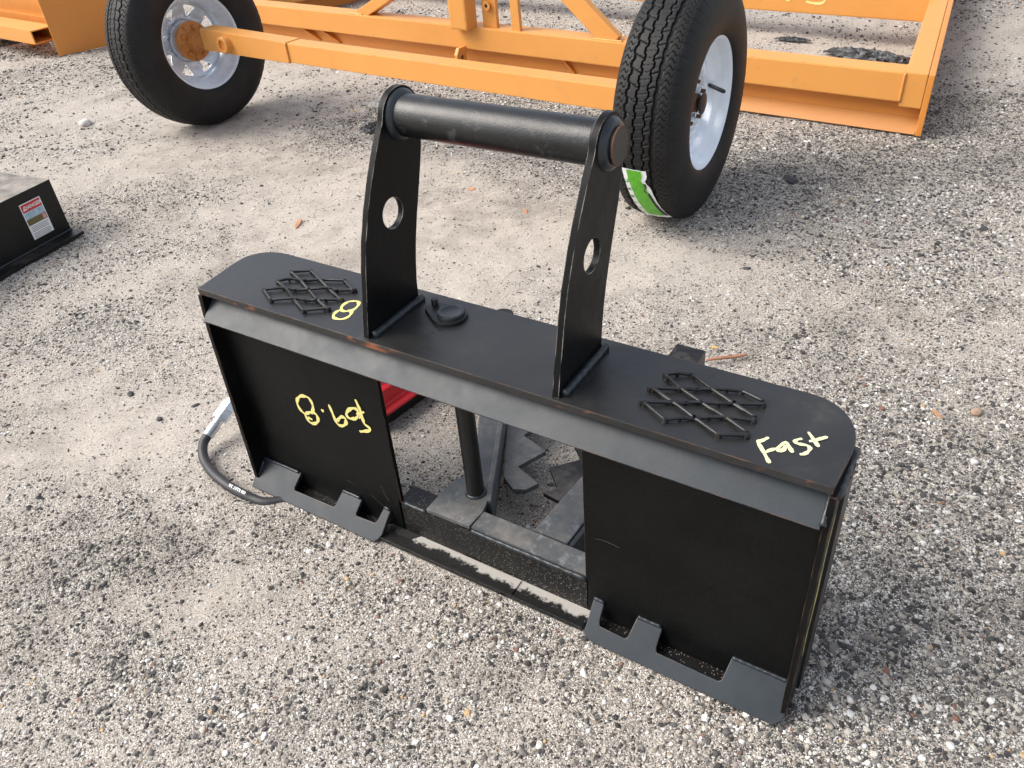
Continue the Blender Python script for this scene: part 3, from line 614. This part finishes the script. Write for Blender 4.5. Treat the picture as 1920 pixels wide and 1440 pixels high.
# red hydraulic cylinder lying behind the left panel
def ext(pts, y0, y1, sh, bv=.004):
    return prism([(x, y0, z) for x, z in pts], (sh*(y1-y0), y1-y0, 0), bv)
RB = [(.138,.034),(.148,.038),(.148,.044),(.138,.048),(.128,.049),(.124,.052),(.120,.086),(.112,.090),(.104,.090),(.098,.104),(.086,.108),(.076,.100),(-.02,.100),(-.030,.108),(-.050,.108),(-.058,.094),(-.07,.05),(-.092,.046),(-.092,.034)]
obj('red_housing', ext(RB, .175, .44, .16, .0025), RED, A)
obj('red_housing_foot', ext([(.133,.0),(.134,.0335),(-.08,.0335),(-.08,.0)], .175, .415, .155, .002), BLK_DIRT, A)
bm = lathe([(.20, 0), (.20, .022), (.225, .030), (.40, .030), (.41, .022), (.41, 0)], 32, 'Y', (.030, 0, .112))
for v in bm.verts: v.co.x += .155*(v.co.y-.17)
obj('red_cylinder', bm, RED, A, smooth=True, auto=40)
# hose and couplings
hp = [(.16, -.060, -.006), (.10, -.088, -.006)]+[(x, y, (.0125 if i > 2 else (-.004, -.001, .008)[i])+(.008 if i > 6 else 0)+(.010 if i > 7 else 0)) for i, (x, y) in enumerate(HOSE)]
hp[-1] = (-.1925, -.050, .034); hp[-2] = (-.1905, -.068, .026); hp[-3] = (-.174, -.088, .019)
bm = bmesh.new(); tube(bm, smooth_path(hp, 6), .0108, 16)
obj('hose', bm, HOSEM, A, smooth=True, auto=60)
p0 = Vector((-.1925, -.052, .033)); p1 = Vector((-.196, .060, .075)); dd = (p1-p0).normalized(); L_ = (p1-p0).length
def along(profile, n):
    bm = lathe(profile, n, 'Z'); bm.transform(Matrix.Translation(p0) @ dd.to_track_quat('Z', 'Y').to_matrix().to_4x4()); return bm
for nm, pr, n in (('hose_ferrule', [(0, 0), (0, .0125), (.030, .0135), (.033, .011), (.033, 0)], 20), ('hose_fitting', [(.033, 0), (.033, .0115), (.047, .0115), (.047, 0)], 20),
                  ('coupling_nut', [(.047, 0), (.047, .0175), (.049, .0190), (.068, .0190), (.070, .0175), (.070, 0)], 6), ('coupling_body', [(.070, 0), (.070, .0155), (.073, .0155), (.074, .0185), (.094, .0185), (.096, .016), (.096, 0)], 6),
                  ('coupling_sleeve', [(.096, 0), (.096, .0145), (.135, .0140), (.137, .012), (.137, 0)], 24)):
    obj(nm, along(pr, n), STEEL, A, smooth=n > 10, auto=35)
m4 = Matrix.Translation((-.008, -.1370, .0205)) @ Matrix.Rotation(R(178), 4, 'Z') @ Matrix.Rotation(R(-38), 4, 'X')
obj('hose_print', text_bm('100 R2AT 3/8"', .0095, m4, 0, .0002), LBLW, A)

# ------------------------------------------------------------------ wheels
WR = .366
def tyre_bm():
    nt_, pitches = 1160, 58
    side_ = [(.088,.196),(.096,.203),(.1035,.218),(.1085,.242),(.1095,.268),(.1080,.292),(.1042,.313),(.0985,.329),(.0920,.341),(.0860,.349),(.0820,.3530)]
    xs = [-.079+.158*i/64 for i in range(65)]
    prof = [(-x, r) for x, r in side_]+[(x, None) for x in xs]+[(x, r) for x, r in side_[::-1]]
    th = np.linspace(0, 2*PI, nt_, endpoint=False)
    ph = (th*pitches/(2*PI)) % 1
    rows = []
    for x, r in prof:
        if r is not None:
            rr = np.full(nt_, r)
            if .336 < r < .354: rr = rr-.0025*((((ph+.2) % 1) < .16))
            if abs(r-.313) < .002: rr = rr+.0006*np.sin(th*pitches)
        else:
            base = WR-.0115*(abs(x)/.079)**2.6
            dep = np.zeros(nt_)
            step = np.where(ph < .5, 1., -1.)*.0030; soft = np.clip(np.sin(ph*2*PI)*3, -1, 1)*.0026
            for gc, gw, z in ((-.046, .0042, soft), (-.0165, .0026, soft), (.0150, .0026, -soft), (.0400, .0056, soft*.6)):
                dep = np.maximum(dep, np.clip((gw-np.abs(x-gc-z))/.0012, 0, 1)*.0078)
            ax = abs(x)
            if ax > .050:                              # wavy shoulder cuts
                w = (ph*2+.30*np.sin(x*330)) % 1; dep = np.maximum(dep, np.clip(1-np.abs(w-.5)/.085, 0, 1)*.0045*min(1, (ax-.050)/.006))
            elif ax < .013:                             # fine cuts on the centre rib
                w = (ph*2+x*9) % 1; dep = np.maximum(dep, np.clip(1-np.abs(w-.5)/.07, 0, 1)*.0022)
            else:
                w = (ph+x*(10 if x > 0 else -10)) % 1; dep = np.maximum(dep, np.clip(1-np.abs(w-.5)/.055, 0, 1)*.0048)
                w = (ph+.5+x*6) % 1; dep = np.maximum(dep, np.clip(1-np.abs(w-.5)/.035, 0, 1)*.0018)
            rr = base-dep
        rows.append(np.stack([np.full(nt_, x), rr*np.cos(th), rr*np.sin(th)], -1))
    V = np.stack(rows, 0); m = len(prof)
    ii = np.arange(m*nt_).reshape(m, nt_); jj = np.roll(ii, -1, 1)
    Fq = np.stack([ii[:-1], ii[1:], jj[1:], jj[:-1]], -1).reshape(-1, 4)
    me = bpy.data.meshes.new('tyre'); me.from_pydata(V.reshape(-1, 3).tolist(), [], Fq.tolist())
    me.polygons.foreach_set('use_smooth', np.ones(len(Fq), bool)); me.update(); me.set_sharp_from_angle(angle=R(38)); me.materials.append(RUB); return me
TYRE = tyre_bm()
def rim_bm():
    pr = [(.0925,.2045),(.0935,.1985),(.0900,.1945),(.0850,.1930),(.0760,.1895),(.0620,.1865),(.0560,.1800),(.0480,.1700),(.030,.1660),(-.030,.1660),(-.044,.1740),(-.060,.1850),(-.0760,.1890),(-.0860,.1930),(-.0910,.1950),(-.0935,.1990),(-.0925,.2045)]
    inn = [(x*.965 if abs(x) > .08 else x, r-.0042) for x, r in pr][::-1]
    return lathe(pr+inn, 96, 'X', closed=True)
def disc_bm(dx=.022):
    """pressed wheel centre with eight triangular hand holes"""
    bm = bmesh.new(); rc = .128; hw = PI/8*rc; r0, r1 = .088, .1655; N_ = 48; h = lambda r: dx+.016*math.exp(-((r-.105)/.022)**2)-.010*max(0, (r-.135)/.03)**2
    tri = []
    for k in range(N_):
        t = 2*PI*k/N_; d = (math.cos(t), math.sin(t)); s = min(hw/abs(d[0]) if abs(d[0]) > 1e-9 else 9, ((r1-rc) if d[1] > 0 else (rc-r0))/abs(d[1]) if abs(d[1]) > 1e-9 else 9)
        a = (d[0]*s, rc+d[1]*s)
        q = 1/max(d[1]/.0200, (-d[1]*.50+abs(d[0])*.87)/.0165, 1/.0285)
        tri.append((a, (d[0]*q, rc+.003+d[1]*q)))
    for s in range(8):
        ca = s*PI/4+PI/8
        def P_(p, dz=0): 
            an = ca+p[0]/rc; return bm.verts.new((h(p[1])+dz, p[1]*math.cos(an), p[1]*math.sin(an)))
        o_ = [P_(a) for a, b in tri]; m_ = [P_(((a[0]*.35+b[0]*.65), (a[1]*.35+b[1]*.65))) for a, b in tri]; i_ = [P_(b, -.006) for a, b in tri]
        for k in range(N_):
            j = (k+1) % N_
            bm.faces.new((o_[k], o_[j], m_[j], m_[k])); bm.faces.new((m_[k], m_[j], i_[j], i_[k]))
    n = 96; rg = []
    for r, x in ((.088, h(.088)), (.080, dx-.004), (.060, dx-.004), (.0415, dx-.004)): rg.append([bm.verts.new((x, r*math.cos(2*PI*k/n), r*math.sin(2*PI*k/n))) for k in range(n)])
    for a, b in zip(rg, rg[1:]):
        for k in range(n): bm.faces.new((a[k], a[(k+1) % n], b[(k+1) % n], b[k]))
    bmesh.ops.remove_doubles(bm, verts=bm.verts, dist=.0004); bmesh.ops.recalc_face_normals(bm, faces=bm.faces)
    return bm
def make_wheel(parent, loc, rot, paint, dx=.022):
    w = sub('wheel', parent, loc, rot)
    t = bpy.data.objects.new('tyre', TYRE); COL.objects.link(t); t.parent = w
    obj('rim', rim_bm(), paint, w, smooth=True, auto=35)
    d = obj('wheel_disc', disc_bm(dx), paint, w, smooth=True, auto=50); md = d.modifiers.new('thick', 'SOLIDIFY'); md.thickness = .004; md.offset = 0
    return w

# ------------------------------------------------------------------ the orange land grader (local frame: x along the blade, y away)
Gd = thing('land_grader', 'orange towed land grader frame on two wheels, lying behind the black tree puller', 'land grader', (.92, 2.51, 0), R(-4.3))
Lk = dict(world=False)
Z0, Z1 = .119, .229
obj('front_beam', beam((-4.22, .055, .174), (-.1005, .055, .174), .11, .11, .006), ORG, Gd, **Lk)
obj('rear_beam', beam((-4.50, 1.255, .20), (-.285, 1.255, .20), .11, .162, .008), ORG, Gd, **Lk)
def skew(x0, x1, z0, z1, k, y0=0., y1=2.6, bv=.004):
    return prism([(x0, y0, z0), (x1, y0, z0), (x1, y0, z1), (x0, y0, z1)], (k*(y1-y0), y1-y0, 0), bv)
obj('end_beam', skew(-.0995, -.0195, .103, .232, -.165), ORG, Gd, **Lk)
obj('end_skid', skew(-.0185, .0045, .0, .2305, -.165), ORG_SHADE, Gd, **Lk)
obj('end_beam', skew(-4.30, -4.2205, .103, .232, .165), ORG, Gd, **Lk)
obj('end_skid', skew(-4.324, -4.301, .0, .2305, .165), ORG_SHADE, Gd, **Lk)
obj('blade_back', box(-4.2995, -.0205, .058, .070, .030, .1185, .001), ORG_SHADE, Gd, **Lk)
obj('cutting_edge', prism([(-4.2995, .057, .052), (-4.2995, .004, .004), (-4.2995, .012, -.002), (-4.2995, .066, .044)], (4.278, 0, 0), .001), ORG_FOOT, Gd, **Lk)
for u in (-3.47, -3.30):
    obj('blade_rib', prism([(u, .056, .1185), (u, .004, .1185), (u+.09, .045, .052), (u+.09, .056, .052)], (.014, 0, 0), .001), ORG_SHADE, Gd, **Lk)
obj('blade_rib', prism([(-1.65, .056, .1185), (-1.65, .02, .1185), (-1.60, .045, .052), (-1.60, .056, .052)], (.014, 0, 0), .001), ORG_SHADE, Gd, **Lk)
def lug(x0, x1, y0, y1, z0, z1):
    bm = prism([(x0, y1, z1), (x0, y0+.02, z1), (x0, y0, z1-.03), (x0, y0, z0+.03), (x0, y0+.02, z0), (x0, y1-.01, z0), (x0, y1, z0+.02)], (x1-x0, 0, 0), .002); return bm
lg = obj('hitch_lug', lug(-2.235, -2.215, -.075, -.001, .045, .135), ORG, Gd, **Lk)
obj('lug_hole', lathe([(-2.2148, 0), (-2.2148, .0115), (-2.2138, .0115), (-2.2138, 0)], 24, 'X', (0, -.036, .088)), RUSTM, lg, world=False)
# mast and braces
obj('mast', beam((-2.205, -.012, .2215), (-2.205, -.012, 1.05), .112, .09, .012, (0, 1, 0)), ORG, Gd, **Lk)
mp_ = obj('mast_plate', box(-2.112, -2.028, .03, .052, .2295, 1.0, .002), ORG, Gd, **Lk)
obj('bolt_boss', lathe([(.0288, 0), (.0288, .014), (.012, .022), (.010, .022), (.010, .0)], 24, 'Y', (-2.070, 0, .331)), ORG, mp_, world=False, smooth=True, auto=40)
obj('bolt_hole', lathe([(.0098, 0), (.0098, .0085), (.0092, .0085), (.0092, 0)], 20, 'Y', (-2.070, 0, .331)), DARKIN, mp_, world=False)
obj('mast_brace', beam((-2.975, .05, .222), (-2.255, .02, .56), .07, .055, .004), ORG, Gd, **Lk)
obj('mast_brace', beam((-1.355, .03, .215), (-2.04, .045, .75), .085, .04, .003, (0, 1, 0)), ORG, Gd, **Lk)
obj('mast_brace', beam((-1.897, .02, .225), (-1.93, .03, .95), .050, .02, .003, (0, 1, 0)), ORG, Gd, **Lk)
# walking axle with bent ends
obj('axle_beam', prism([(-2.288, -1.070, .401), (-2.288, -1.070, .323), (-.62, -1.070, .329), (-.62, -1.070, .408)], (0, .075, 0), .004), ORG, Gd, **Lk)
obj('axle_arm', prism([(-2.815, -1.105, .424), (-2.815, -1.105, .333), (-2.2885, -1.072, .320), (-2.2885, -1.072, .404)], (0, .080, 0), .003), ORG, Gd, **Lk)
ab = obj('pivot_boss', lathe([(-1.066, .0), (-1.066, .034), (-1.108, .034), (-1.111, .031), (-1.111, .022), (-1.102, .0215), (-1.090, .0215), (-1.090, 0)], 40, 'Y', (-2.655, -.012, .372)), ORG, Gd, world=False, smooth=True, auto=40)
obj('boss_bore', lathe([(-1.1021, .0), (-1.1021, .0210), (-1.095, .0210), (-1.095, 0)], 32, 'Y', (-2.655, -.012, .372)), ORG_SHADE, ab, world=False)
# left wheel, seen from its inner side, and right wheel, seen from its outer side
wl = make_wheel(Gd, (-2.937, -1.085, .358), (0, R(2.0), PI), GALV)
obj('wheel_hub', lathe([(-.012, 0), (-.012, .082), (-.022, .086), (-.030, .084), (-.034, .070), (-.040, .050), (-.075, .040), (-.078, .030), (-.085, .028), (-.115, .024), (-.125, 0)], 48, 'X'), ORG_HUB, wl, world=False, smooth=True, auto=35)
for k in range(5):
    a = 2*PI*k/5+.5; cy, cz = .062*math.cos(a), .062*math.sin(a)
    obj('wheel_stud', lathe([(-.030, 0), (-.030, .0105), (-.047, .0100), (-.050, .007), (-.050, 0)], 20, 'X', (0, cy, cz)), ORG_HUB, wl, world=False, smooth=True, auto=35)
    a2 = a+PI/5; bm = beam((-.037, .034*math.cos(a2), .034*math.sin(a2)), (-.034, .080*math.cos(a2), .080*math.sin(a2)), .012, .016, .002, (1, 0, 0))
    obj('hub_rib', bm, ORG_HUB, wl, world=False)
wr = make_wheel(Gd, (-.551, -.950, .349), (0, R(.5), R(5.5)), WHT, .024)
obj('wheel_hub', lathe([(-.12, 0), (-.12, .030), (.012, .045), (.024, .040), (.030, .030), (.050, .028), (.052, 0)], 40, 'X'), RUSTM, wr, world=False, smooth=True, auto=35)
obj('hub_cap', lathe([(.052, 0), (.052, .017), (.060, .019), (.063, .033), (.067, .033), (.069, .028), (.070, 0)], 32, 'X'), BLK, wr, world=False, smooth=True, auto=35)
for k in range(5):
    a = 2*PI*k/5+.28; cy, cz = .066*math.cos(a), .066*math.sin(a)
    obj('lug_nut', lathe([(.018, 0), (.018, .0125), (.034, .0115), (.036, .009), (.036, 0)], 6, 'X', (0, cy, cz)), STEEL, wr, world=False)
    obj('wheel_stud', lathe([(.0362, 0), (.0362, .0062), (.050, .0062), (.051, 0)], 14, 'X', (0, cy, cz)), RUSTM, wr, world=False)
bm = bmesh.new(); tube(bm, [(.030, .158, .008), (.055, .145, .006), (.092, .122, .004), (.096, .120, .004)], [.0058, .0065, .0065, .0045], 12)
obj('valve_stem', bm, LBLK, wr, world=False, smooth=True, auto=40)
# paper tag on the right tyre's tread
def onT(u, deg, lift=.0022):
    a = R(deg); rr = WR-.0115*(abs(u)/.079)**2.6+lift if abs(u) < .079 else WR-.0115-(abs(u)-.079)*1.2+lift
    return Vector((u, rr*math.cos(a), rr*math.sin(a)))
def tagstrip(f0, f1, lift, nu=8, nv=26, a0=-165.5, a1=-125.):
    bm = bmesh.new(); g = []
    for j in range(nv+1):
        t = j/nv; a = a0+(a1-a0)*t; ul = -.054+.030*t; ur = .024+.040*t-.012*math.exp(-((t-.16)/.05)**2)
        row = []
        for i in range(nu+1):
            s = f0+(f1-f0)*i/nu; row.append(bm.verts.new(onT(ul+(ur-ul)*s, a, lift+.0006*math.sin(i*2.1+j*1.7))))
        g.append(row)
    for j in range(nv):
        for i in range(nu): bm.faces.new((g[j][i], g[j][i+1], g[j+1][i+1], g[j+1][i]))
    return bm
obj('tyre_label', tagstrip(0, 1, .0020), LBLW, wr, world=False, smooth=True)
obj('label_print', tagstrip(.20, .80, .0034, a0=-165.2, a1=-129.5), LBLG, wr, world=False, smooth=True)
obj('label_print', tagstrip(.84, .95, .0034, a0=-158, a1=-129.5), LBLK, wr, world=False, smooth=True)
def wraptext(s, size, u_at, a_from, a_to, mat):
    k = len(s); 
    for i, ch in enumerate(s):
        t = (i+.5)/k; a = a_from+(a_to-a_from)*t; tt = (a+165.5)/40.5; u = -.054+.030*tt+u_at
        p = onT(u, a, .0042); nrm = Vector((0, math.cos(R(a)), math.sin(R(a)))); dirn = Vector((0, -math.sin(R(a)), math.cos(R(a))))*(1 if a_to > a_from else -1)
        upv = nrm.cross(dirn); m = Matrix((dirn, upv, nrm)).transposed().to_4x4(); m.translation = p
        yield text_bm(ch, size, m, 0, .0006)
DG = m_plain('dark_green_print', (.03, .16, .02), .5)
for b_ in wraptext('ULTRAC', .0185, .0078, -129., -161., LBLG): obj('label_print', b_, DG, wr, world=False)

# yellow marks on the rear beam
yy = 1.1988
for stroke_ in ([[(-1.16, .245), (-1.165, .205), (-1.17, .180)], [(-1.13, .24), (-1.135, .19)], [(-1.095, .24), (-1.10, .185)], [(-.985, .25), (-1.01, .215), (-.99, .180), (-.965, .20), (-.97, .24)], [(-.80, .25), (-.79, .215), (-.80, .180), (-.84, .172), (-.89, .178)]]):
    obj('marker_writing', ribbon([stroke_], lambda a: Vector((a[0], yy, a[1])), (0, -1, 0), .014, .001), MARK, Gd, world=False)

# ------------------------------------------------------------------ the second orange implement, top left
B2 = thing('box_scraper', 'orange box blade with a tall end plate, cut off by the upper left corner', 'box blade', (-4.10, 2.16, 0), R(-4.3))
ox = -4.98; oy = -.716
obj('end_plate', prism([(.0, .0, .0), (.14, .44, .004), (.14, .44, .62), (.0, .0, .62)], (-.016, .005, 0), .002), ORG_SHADE, B2, **Lk)
obj('moldboard', prism([(-.02, .20, .16), (-.02, .17, .30), (-.02, .19, .45), (-.02, .25, .60), (-.02, .27, .60), (-.02, .21, .45), (-.02, .19, .30), (-.02, .22, .16)], (-1.9, 0, 0), .001), ORG, B2, **Lk)
obj('lower_board', box(-1.92, -.02, .18, .20, .025, .165, .001), ORG_SHADE, B2, **Lk)
bm = bmesh.new()
def hollow(y0, y1, z0, z1, x0, x1, t):
    add_box(bm, x0, x1, y0, y0+t, z0, z1); add_box(bm, x0, x1, y1-t, y1, z0, z1); add_box(bm, x0, x1, y0+t, y1-t, z0, z0+t); add_box(bm, x0, x1, y0+t, y1-t, z1-t, z1)
hollow(-.085, .075, .085, .165, -1.9, -.075, .007)
obj('tool_bar', bm, ORG, B2, **Lk)
for u in (-.42, -1.0):
    obj('bar_bracket', prism([(u-.16, .0, .0845), (u-.02, .0, .0845), (u-.02, .05, .005), (u-.05, .06, .005)], (.02, .12, 0), .001), ORG_SHADE, B2, **Lk)

# ------------------------------------------------------------------ the black box with the danger decal
ang = math.atan2(-.2, .028)
K1 = thing('black_attachment_box', 'black steel box with dusty top and red and white DANGER decal, at left edge', 'loader attachment', (-1.612, .547, 0), ang)
K2 = dict(world=False)
obj('box_shell', box(0, 1.3, -.75, 0, .012, .2035, .008), m_black('dust_topped_black_paint', dust=1.9, speck=.1, rust=.3, base=(.004, .005, .005), spec=.3, upz=.6), K1, **K2)
obj('bottom_flange', box(-.004, 1.3, -.76, .058, .0, .0115, .002), BLK_DIRT, K1, **K2)
obj('weld_bead', weld((.0, .004, .014), (1.0, .004, .014), .004, .008), WELD, K1, smooth=True, world=False)
dc = obj('danger_decal', prism([(.062, .0003, .040), (.146, .0003, .040), (.146, .0003, .168), (.062, .0003, .168)], (0, .0008, 0), 0), LBLW, K1, **K2)
def patch(x0, x1, z0, z1, mat, lift=.0016): obj('decal_print', prism([(x0, .0011, z0), (x1, .0011, z0), (x1, .0011, z1), (x0, .0011, z1)], (0, lift-.0011, 0), 0), mat, dc, world=False)
patch(.065, .143, .137, .165, LBLR); patch(.065, .143, .112, .136, LBLS); patch(.065, .143, .090, .1118, LBLF)
patch(.0675, .081, .093, .110, m_plain('pink_print', (.65, .30, .33), .5), .0020)
for i in range(8):
    z = .084-i*.0052-(.003 if i > 3 else 0); patch(.069+(i*37 % 5)*.0012, .139, z-.0017, z, m_plain('grey_print', (.22, .23, .27), .5) if i == 0 else bpy.data.materials['grey_print'])
mt = Matrix.Translation((.0985, .0022, .1505)) @ Matrix.Rotation(PI, 4, 'Z') @ Matrix.Rotation(R(90), 4, 'X')
obj('decal_print', text_bm('DANGER', .0175, mt, 0, .0004), LBLW, dc, world=False)
obj('decal_print', prism([(.1395, .0017, .1440), (.1265, .0017, .1440), (.133, .0017, .1575)], (0, .0006, 0), 0), LBLW, dc, world=False)
patch(.1323, .1337, .1468, .1535, LBLR, .0027)


# weld beads on the frame joints
for p_, q_ in (((-2.2885,-1.073,.403),(-2.2885,-1.073,.322)), ((-.0995,-.002,.122),(-.0995,-.002,.228)), ((-2.262,.0,.232),(-2.150,.0,.232)), ((-1.46,.012,.2305),(-1.31,.012,.2305)), ((-3.05,.012,.2305),(-2.94,.012,.2305)), ((-2.238,-.001,.128),(-2.214,-.001,.128))):
    obj('weld_bead', weld(p_, q_, .0055, .008), ORG, Gd, smooth=True, world=False)
SCR = m_plain('scratched_paint', (.05, .05, .05), .6)
for s_ in ([(.815, .205), (.835, .2085), (.860, .2060)], [(.31, .075), (.345, .050), (.352, .044)], [(.25, .088), (.27, .083)], [(.345, .115), (.352, .090), (.359, .078)]):
    obj('scratch', ribbon([s_], lambda a: Vector((a[0], -.0521, a[1])), (0, -1, 0), .0013, .0002), SCR, A)
# ------------------------------------------------------------------ litter on the ground
def zat(x, y): return float(height_at(np.array([x]), np.array([y]))[0])
def chip(name, x, y, L, w, t, rz, mat, label, cat):
    bm = prism([(-L/2, -w*.2, 0), (-L*.1, -w/2, 0), (L/2, -w*.35, 0), (L*.46, w*.4, 0), (-L*.2, w/2, 0), (-L*.48, w*.1, 0)], (0, 0, t), .0006)
    o = obj(name, bm, mat); o.location = (x, y, zat(x, y)+.001); o.rotation_euler = (R(4), R(-5), rz); return tag(o, label, cat)
chip('wood_chip', -.862, .944, .062, .016, .005, R(115), WOOD, 'reddish wood splinter on the sand left of the handle arms', 'wood chip')
chip('wood_chip', -.452, 1.445, .030, .022, .004, R(20), WOOD, 'pinkish wood chip on the gravel between the two handle arms', 'wood chip')
chip('wood_chip', -.160, 1.350, .034, .013, .004, R(130), WOOD, 'small tan wood sliver between the handle arms, nearer the tyre', 'wood chip')
chip('wood_chip', 1.245, .800, .035, .010, .003, R(130), WOOD, 'thin brown sliver on the gravel right of the step plate', 'wood chip')
chip('leaf', .708, .845, .020, .010, .001, R(10), m_plain('yellow_leaf', (.55, .35, .10), .7), 'yellow leaf scrap on the gravel behind the sticker block', 'leaf')
chip('leaf', .83, 3.05, .05, .03, .002, R(10), m_plain('tan_leaf', (.62, .42, .20), .7), 'tan scrap lying right of the orange end beam', 'leaf')
bm = bmesh.new(); tube(bm, smooth_path([(.715, .770, .003), (.745, .790, .006), (.775, .812, .005), (.797, .835, .003)], 4), .0045, 6, noise=.3)
tag(obj('root_piece', bm, m_plain('dry_root', (.40, .20, .12), .9), smooth=True), 'curved reddish root fragment behind the rear edge of the step plate', 'twig')
bm = bmesh.new(); tube(bm, [(-2.60, 1.99, .004), (-2.55, 2.02, .014), (-2.50, 2.03, .006)], .006, 5, noise=.3)
tag(obj('twig', bm, m_plain('dark_twig', (.10, .08, .05), .9), smooth=True), 'short dark twig on the sand left of the left wheel', 'twig')
def crumple(name, x, y, sx, sy, h, mat, label, cat, seed, rz=0, n=26, holes=0):
    rs = VNoise(seed); bm = bmesh.new(); g = {}
    for i in range(n+1):
        for j in range(n+1):
            u, v = i/n*2-1, j/n*2-1; e = 1+.35*(float(rs(math.atan2(v, u)*3+9, 1., .7))-.5)
            if u*u+v*v > 1.*e*e: continue
            f = max(0, 1-(u*u+v*v)/(e*e)); z = h*(.25*f**.5+.9*f**.5*abs(float(rs(u*9+v*5, v*8, 1.))-.5)*2+.25*float(rs(u*19, v*19, 1.)))
            g[i, j] = bm.verts.new((u*sx/2, v*sy/2, z))
    for i in range(n):
        for j in range(n):
            q = [g.get(k) for k in ((i, j), (i+1, j), (i+1, j+1), (i, j+1))]
            if all(q) and not (holes and float(rs(i*1.7, j*1.7, 1.)) < holes): bm.faces.new(q)
    bmesh.ops.delete(bm, geom=[v for v in bm.verts if not v.link_faces], context='VERTS')
    o = obj(name, bm, mat, smooth=False); o.location = (x, y, zat(x, y) if y < 3.4 else 0.); o.rotation_euler = (0, 0, rz); return tag(o, label, cat)
crumple('plastic_film', .52, 3.50, .46, .20, .035, PLAST, 'torn black plastic film lying inside the orange frame at right', 'plastic scrap', 11, R(-12), holes=.12)
crumple('plastic_film', -1.20, 1.82, .17, .12, .03, PLAST, 'crumpled black plastic beside the left handle arm', 'plastic scrap', 12, R(30), holes=.25)
crumple('plastic_film', .10, 3.70, .20, .05, .02, PLAST, 'thin grey strip of plastic half buried behind the right wheel', 'plastic scrap', 18, R(0), holes=.1)
crumple('rag', -1.42, 2.12, .19, .13, .02, RAG, 'pale dusty rag under the orange axle beam', 'rag', 13, R(10), holes=.1)
def stone(x, y, r, mat, label, seed, sq=.65):
    rs = VNoise(seed); bm = bmesh.new(); bmesh.ops.create_icosphere(bm, subdivisions=3, radius=1)
    for v in bm.verts:
        c = v.co; c *= .8+.5*float(rs(c.x*1.3+7+c.z, c.y*1.3+5-c.z, 1.))+.12*float(rs(c.x*4+9, c.y*4+c.z*3+9, 1.)); c.z *= sq; c.y *= .85
    bmesh.ops.scale(bm, vec=(r, r, r), verts=bm.verts)
    o = obj('stone', bm, mat, smooth=True); o.location = (x, y, zat(x, y)+r*.3); o.rotation_euler = (0, 0, seed); return tag(o, label, 'stone')
DST = m_plain('dark_basalt', (.06, .06, .063), .75, 0, .3, 60); BST = m_plain('brown_stone', (.33, .23, .16), .8, 0, .3, 60); WST = m_plain('white_quartz', (.68, .65, .60), .6, 0, .15, 60)
stone(-2.71, 1.37, .030, LUMP, 'chalky white lump on the sand at far left, largest pale stone', 21)
stone(-.565, .00, .009, DST, 'dark pebble on the sand left of the attachment, above the shoe print', 22)
stone(1.32, .845, .012, BST, 'tan brown stone on the gravel at the right edge', 23)
stone(1.06, .50, .008, DST, 'dark pebble just beyond the rounded right corner of the step plate', 24)
stone(-.405, -.035, .007, DST, 'small dark pebble on the sand below the shoe print', 25)
stone(.215, .50, .011, DST, 'dark stone seen through the opening, near the red housing', 26)
stone(.60, 1.93, .020, DST, 'black stone on the gravel right of the right wheel', 27)
stone(.22, 3.02, .016, DST, 'dark stone lying just behind the orange front beam', 28)
